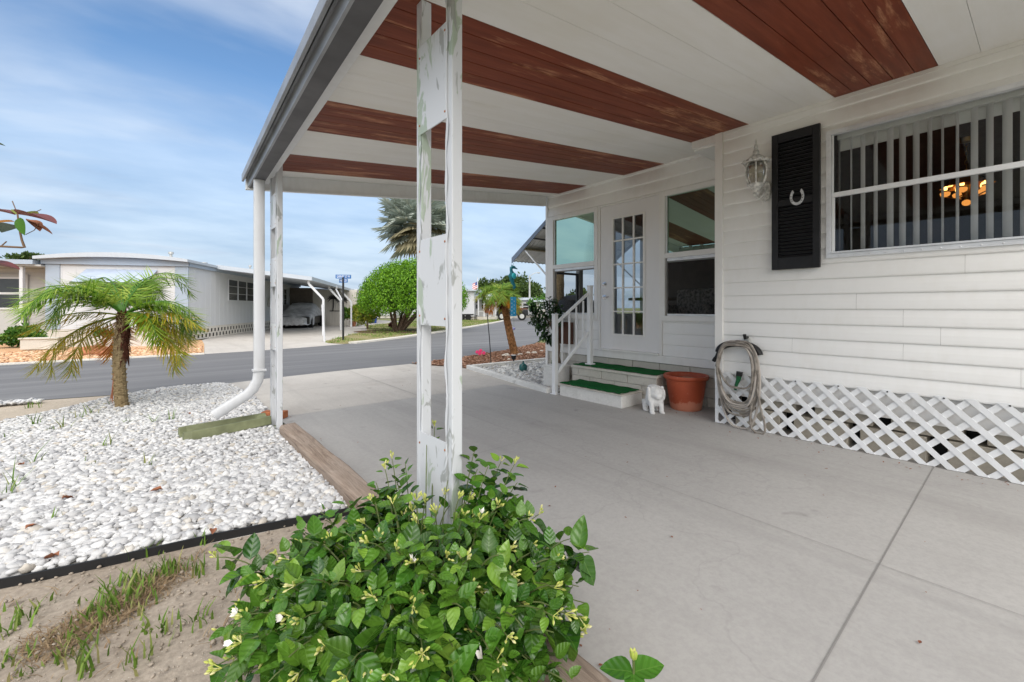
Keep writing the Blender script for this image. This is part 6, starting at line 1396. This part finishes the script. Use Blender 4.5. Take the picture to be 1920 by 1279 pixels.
def covered_car():
    # silver cover over a parked car; s runs back from the bumper
    s0, n0, Lc = 9.1, .10, 4.4; t = thing('covered_car', 'parked car under a silver cover with one black side bare in the far carport', 'car', AL(s0+2, n0+.92, 0)); n = 40; m_ = 26; V = []; F = []
    def hgt(u): 
        K = [(0,.52),(.03,.66),(.10,.78),(.25,.93),(.34,1.05),(.45,1.34),(.55,1.44),(.70,1.43),(.82,1.24),(.90,1.05),(.97,.98),(1,.6)]
        for (a, x), (b, y) in zip(K, K[1:]):
            if a <= u <= b: w = (u-a)/(b-a); w = w*w*(3-2*w)*.5+w*.5; return x+(y-x)*w
    for i in range(n+1):
        u = i/n; H = hgt(u); hw = .90*(1-.30*(abs(2*u-1)**7)); roof = max(0, (H-.9)/.55)
        for j in range(m_+1):
            v = 2*j/m_-1; a = abs(v)
            if a < .5: y = v/.5*hw*(.93-.26*roof); z = H-.05*(a/.5)**3
            elif a < .75: q = (a-.5)/.25; y = math.copysign(hw*((.93-.26*roof)+(.09+.26*roof)*q), v); z = (H-.05)+(min(H-.1,.72)-(H-.05))*q
            else:
                q = (a-.75)/.25; low = .20 if (v < 0 or u < .22) else .20+.46*min(1, (u-.22)/.10); y = math.copysign(hw*(1.02+.03*math.sin(i*.9)*q), v); z = min(H-.1,.72)+(low-min(H-.1,.72))*q+.03*math.sin(i*1.1+v*3)*q
            wr = .012*math.sin(i*1.9+j*.8)+.014*noise.noise(Vector((i*.5, j*.4, 1)))
            V.append(AL(s0+u*Lc-.05*(i == 0), n0+.92+y, z+wr))
    for i in range(n):
        for j in range(m_): a = i*(m_+1)+j; F.append((a, a+1, a+m_+2, a+m_+1))
    V.append(AL(s0-.02, n0+.92, .36)); c = len(V)-1
    fb = [AL(s0-.06+.03*math.sin(j), n0+.92+(2*j/m_-1)*.66, .18+.02*math.sin(j*1.3)) for j in range(m_+1)]; b0 = len(V); V += fb
    for j in range(m_): F.append((j, b0+j, b0+j+1, j+1))
    cv = link_np('cover', V, F, 'cover_silver', t, True)
    m = MB(); abox(m, s0+.12, s0+Lc-.15, n0+.06, n0+1.76, .22, .66); m.build('body', 'car_black', t, bev=.05)
    for s in (s0+.85, s0+3.5):
        for n_ in (n0+.06, n0+1.60):
            m = MB(); cc = AL(s, n_+.1, .32); m.tube([cc-AN*.1, cc+AN*.12], .32, 22); w = m.build('wheel', 'tyre_rubber', t); g = MB(); g.tube([cc+AN*.121, cc+AN*.128], .19, 16); g.build('rim', 'dark_metal', w)
covered_car()
def street_sign():
    b = gp(643.5, 638.5); d = b.x*CS+b.y*CC; t = thing('street_sign', 'two small blue street name plates crossed on a black pole at the grass corner', 'sign', b); top = at(644, 520, d).z
    m = MB(); m.tube([b, (b.x, b.y, top)], .035, 10); m.build('pole', 'black_iron', t)
    rt, fw = Vector((CC,-CS,0)), Vector((CS,CC,0)); sc = d/FPX
    for (x0, x1, y0, y1, text, yaw) in ((630.2,657.4,515.2,522.4,'GARNET ST W', .18), (635,652.8,523,530,'PALM DR', -.30)):
        w = (x1-x0)*sc; h = (y1-y0)*sc; c = at((x0+x1)/2, (y0+y1)/2, d); rx = (rt*math.cos(yaw)+fw*math.sin(yaw)).normalized(); nf = rx.cross(UP)
        m = MB(); m.obox(c, rx, nf, UP, (w/2/math.cos(yaw), .008, h/2)); pl = m.build('name_plate', 'sign_blue', t)
        cu = bpy.data.curves.new('txt', 'FONT'); cu.body = text; cu.align_x = 'CENTER'; cu.align_y = 'CENTER'; cu.size = h*.92; tmp = bpy.data.objects.new('tmp', cu); COL.objects.link(tmp); dg = bpy.context.evaluated_depsgraph_get(); me = bpy.data.meshes.new_from_object(tmp.evaluated_get(dg)); bpy.data.objects.remove(tmp)
        Vt = np.array([v.co[:] for v in me.vertices]); Ft = [tuple(p.vertices) for p in me.polygons]; wd = Vt[:,0].max()-Vt[:,0].min(); k = min(1, w*.86/wd)
        P = [c+rx*float(v[0])*k+UP*float(v[1])+nf*.0095 for v in Vt]; link_np('lettering', P, Ft, 'sign_white', pl)
    b = gp(608.5, 641); t2 = at(604.5, 571, b.x*CS+b.y*CC); m = MB(); m.tube([b, t2], .035, 8); tag(m.build('marker_pole', 'far_white', None, loc=b), 'plain white leaning marker pole at the tip of the grass corner', 'pole')
street_sign()
def far_bits():
    # planter wall and rocks at the left bed
    m = MB(); c = gp(80, 656); m.obox((c.x, c.y, .16), AU, AV, UP, (.42,.12,.14)); m.obox((c.x, c.y, .315), AU, AV, UP, (.45,.15,.02)); tag(m.build('planter_wall', 'step_concrete', None, loc=c, bev=.01), 'low tan block planter wall beside the dark green shrub across the road', 'planter')
    m = MB(); a = gp(95, 652); b = gp(345, 649); d = (b-a).normalized(); m.bar(a+Vector((0,.5,.12)), b+Vector((0,.3,.12)), .25, .28); tag(m.build('bed_wall', 'far_tan', None, loc=a.lerp(b,.5)), 'long low tan wall along the foot of the white home front', 'wall')
    for i, (x, y, s) in enumerate(((180,666,.20),(190,667,.13),(168,665,.12))):
        p = gp(x, y); V, F = ico(2); nn = np.array([noise.noise(Vector(v)*1.8+Vector((i*4,2,0))) for v in V]); V = V*(1+.5*nn[:,None])*np.array([s*1.4,s,s*.8])+np.array([p.x,p.y,s*.4]); o = link_np('rust_rock', V, F, 'rust_rock', None, False, (p.x,p.y,0)); tag(o, 'rusty red rock on the orange gravel behind the date palm', 'rock', 'rusty rocks on the orange gravel')
    for (px, py, s, mat, lab) in ((700,606,.30,'bin_blue','blue round bin near the young tree and the round tree'),(676,611,.26,'white_block','pale round plant tub by the third leaning post'),(662,612,.20,'rust_rock','brown round plant tub at the foot of the third leaning post')):
        p = gp(px, py); m = MB(); m.lathe([(.0,.0),(s*.75,.0),(s*.95,s*1.5),(s*1.05,s*1.52),(s*1.05,s*1.65),(s*.9,s*1.65),(.0,s*1.4)], p, 16, False); tag(m.build('plant_tub' if mat != 'bin_blue' else 'bin', mat, None, loc=p, smooth=True), lab, 'bin' if mat == 'bin_blue' else 'plant tub')
    # street lamp and flag
    d = 52; b = at(993, 577, d); b.z = 0; h = at(993, 517, d).z; t = thing('street_lamp', 'tall grey street lamp with a curved arm beyond the leaning palm', 'street lamp', b); rt = Vector((CC,-CS,0))
    m = MB(); m.tube([b, (b.x,b.y,h)], [.13,.09], 8); m.build('pole', 'galvanised', t); m = MB(); q = Vector((b.x,b.y,h)); m.tube([q+Vector((0,0,-.1)), q+rt*.3+Vector((0,0,.15)), q+rt*.7+Vector((0,0,.33)), q+rt*1.0+Vector((0,0,.36))], .04, 6); m.ell(q+rt*1.1+Vector((0,0,.34)), (.25,.14,.08), 10, 6); m.build('arm', 'galvanised', t)
    d = 70; b = at(1017, 577, d); b.z = 0; h = at(1017, 540, d).z; m = MB(); m.tube([b,(b.x,b.y,h)], .10, 6); tag(m.build('utility_pole', 'galvanised', None, loc=b), 'thin distant utility pole right of the street lamp', 'pole')
    d = 44; b = at(895.5, 577, d); b.z = 0; t = thing('flag_pole', 'white pole with a faded striped flag on the far house', 'flag pole', b); q = at(895.5, 520, d); m = MB(); m.tube([b, q], .045, 6); m.build('pole', 'far_white', t)
    c = at(895, 528, d); 
    for k in range(7):
        m = MB(); z = -.10*k
        m.quad(c+Vector((0,0,z)), c-rt*.5+Vector((0,0,z-.25)), c-rt*.5+Vector((0,0,z-.35)), c+Vector((0,0,z-.10))); m.build('stripe', 'flag_red' if k % 2 == 0 else 'flag_white', t)
    m = MB(); e = Vector((CS,CC,0))*-.01; m.quad(c+e, c-rt*.22+e+Vector((0,0,-.11)), c-rt*.22+e+Vector((0,0,-.45)), c+e+Vector((0,0,-.34))); m.build('canton', 'flag_blue', t)
far_bits()
def far_house(name, label, x0, x1, d, ztop, depth, wallm, roofm, wins=(), skirt=None, rise=.25, porch=None, yaw=0.0, door=None):
    p = at((x0+x1)/2, 577, d); p.z = 0; w = (x1-x0)*d/FPX; ux = Vector((math.cos(-YAW+yaw), math.sin(-YAW+yaw), 0)); uy = Vector((-ux.y, ux.x, 0)); t = thing(name, label, 'house', p); h = at(0, ztop, d).z
    m = MB(); m.obox(p+uy*depth/2+UP*(h/2+.15), ux, uy, UP, (w/2, depth/2, h/2-.15)); m.build('wall', wallm, t)
    m = MB(); m.obox(p+uy*(depth/2+.05)+UP*.15, ux, uy, UP, (w/2-.05, depth/2-.06, .149)); m.build('skirting', skirt or 'far_tan', t)
    m = MB(); q = [p-ux*(w/2+.3)-uy*.35+UP*h, p+ux*(w/2+.3)-uy*.35+UP*h]; V = []
    for a in q: V += [a, a+UP*.14, a+uy*(depth/2+.35)+UP*(rise+.14), a+uy*(depth+.7)+UP*.14, a+uy*(depth+.7)]
    m.add(V, [(0,1,2,3,4),(9,8,7,6,5),(0,5,6,1),(1,6,7,2),(2,7,8,3),(3,8,9,4),(4,9,5,0)]); m.build('roof', roofm, t)
    for (a, b, z0, z1) in wins:
        f = MB(); A = (a-(x0+x1)/2)*d/FPX; B = (b-(x0+x1)/2)*d/FPX; Z0, Z1 = at(0, z0, d).z, at(0, z1, d).z; lo_, hi = min(Z0, Z1), max(Z0, Z1)
        f.obox(p+ux*(A+B)/2-uy*.03+UP*(lo_+hi)/2, ux, uy, UP, (abs(B-A)/2+.07, .029, (hi-lo_)/2+.07)); wf = f.build('window', 'far_white', t); g = MB(); g.obox(p+ux*(A+B)/2-uy*.065+UP*(lo_+hi)/2, ux, uy, UP, (abs(B-A)/2, .005, (hi-lo_)/2)); g.build('pane', 'far_glass', wf)
        f = MB(); f.obox(p+ux*(A+B)/2-uy*.075+UP*(lo_+hi)/2, ux, uy, UP, (abs(B-A)/2, .004, .04)); f.build('rail', 'far_white', wf)
    if porch:
        a, b, pd = porch; A = (a-(x0+x1)/2)*d/FPX; B = (b-(x0+x1)/2)*d/FPX
        m = MB(); m.obox(p+ux*(A+B)/2-uy*pd/2+UP*(h-.25), ux, uy, UP, ((B-A)/2, pd/2-.01, .07)); m.build('porch_roof', 'far_white', t)
        for k in range(4): m = MB(); c = p+ux*(A+.1+(B-A-.2)*k/3)-uy*(pd-.12); m.obox(c+UP*(h-.32)/2, ux, uy, UP, (.06,.06,(h-.33)/2)); m.build('porch_post', 'far_white', t)
        m = MB(); m.obox(p+ux*(A+B)/2-uy*pd/2+UP*.14, ux, uy, UP, ((B-A)/2, pd/2-.01, .139)); m.build('porch_floor', 'step_concrete', t)
        m = MB(); m.obox(p+ux*(A+B)/2-uy*(pd-.1)+UP*.8, ux, uy, UP, ((B-A)/2-.1, .02, .03)); m.build('porch_rail', 'far_white', t)
    return t
far_house('mobile_home', 'pale grey home end wall right behind the round tree', 845, 889, 41, 546, 9, 'far_white', 'far_roof', (), None, .2)
far_house('mobile_home', 'cream home with dark windows and a porch behind the hanging orange fronds', 889.5, 932, 43, 556, 8, 'far_cream', 'far_roof', ((891.5,897.5,561,579),(903,907,561,579),(911,921,574,582)), None, .3, (897,932,1.4))
far_house('mobile_home', 'low white and tan home behind the parked pickup truck', 936, 1004, 50, 563, 8, 'far_white', 'far_roof', ((948,958,563.5,575),(981,991,569,580)), None, .25)
far_house('mobile_home', 'small tan home at the road end next to the sun room corner', 1005.5, 1040, 47, 566, 8, 'far_tan', 'far_roof', ((1012,1018,570,580),), None, .3)
far_house('mobile_home', 'white home between the carport shed and the round tree trunk', 690, 742, 47, 566, 8, 'far_white', 'far_roof', ((700,707,580,586),), None, .25)
far_house('mobile_home', 'grey white home just visible past the far grey post and round tree', 756, 842, 52, 561, 8, 'far_white', 'far_roof', ((776,786,566,577),(800,812,566,577)), None, .3)
def pickup():
    d = 39.5; b = at(960, 577, d); b.z = 0; ux = Vector((CC,-CS,0)); uy = Vector((CS,CC,0)); t = thing('pickup_truck', 'dark pickup truck with pale cab parked side on down the road', 'truck', b)
    def X(x): return (x-960)*d/FPX
    def W(m, pts, hw):                     # side outline extruded across
        m.extr([b+ux*a+UP*z-uy*hw for a, z in pts], uy*hw*2)
    x0, x1 = X(931), X(990); L = x1-x0
    m = MB(); W(m, [(x0,.42),(x0+.02,.80),(x0+.28,.95),(x0+L*.27,1.0),(x0+L*.60,1.0),(x1-.04,.98),(x1,.45)], .85); m.build('body', 'car_black', t, bev=.04)
    m = MB(); W(m, [(x0+L*.25,1.001),(x0+L*.36,1.50),(x0+L*.56,1.52),(x0+L*.60,1.001)], .74); cab = m.build('cab', 'far_grey', t, bev=.04)
    m = MB(); W(m, [(x0+L*.29,1.04),(x0+L*.37,1.44),(x0+L*.45,1.45),(x0+L*.45,1.04)], .745); W(m, [(x0+L*.465,1.04),(x0+L*.465,1.45),(x0+L*.54,1.45),(x0+L*.575,1.04)], .745); m.build('window', 'far_glass', cab)
    m = MB(); W(m, [(x0+L*.63,1.0005),(x0+L*.64,1.14),(x1-.04,1.12),(x1-.03,.985)], .78); m.build('bed_rim', 'brown_box', t)
    for x in (x0+L*.18, x0+L*.80):
        for s in (-.88, .68):
            c = b+ux*x+uy*s+UP*.38; m = MB(); m.tube([c, c+uy*.2], .38, 22); w = m.build('wheel', 'tyre_rubber', t); g = MB(); e = -1 if s < 0 else 1; g.tube([c+uy*(-.008 if s < 0 else .208), c+uy*(-.001 if s < 0 else .201)], .21, 14); g.build('rim', 'galvanised', w)
    m = MB(); m.obox(b+ux*(x0-.03)+UP*.50, ux, uy, UP, (.05,.8,.09)); m.build('bumper', 'galvanised', t, bev=.02)
    d2 = 40.2; c = at(873, 577, d2); c.z = 0; t = thing('utility_trailer', 'low black two wheeled trailer in front of the pale home end', 'trailer', c)
    m = MB(); m.obox(c+UP*.50, ux, uy, UP, (.70,.5,.06)); m.build('deck', 'black_iron', t)
    for a in (-.25, .3): m = MB(); q = c+ux*a-uy*.62+UP*.27; m.tube([q, q+uy*.14], .27, 16); w = m.build('wheel', 'tyre_rubber', t)
    m = MB(); m.bar(c+ux*.7+UP*.50, c+ux*1.25+UP*.35, .06, .06); m.build('drawbar', 'black_iron', t)
pickup()
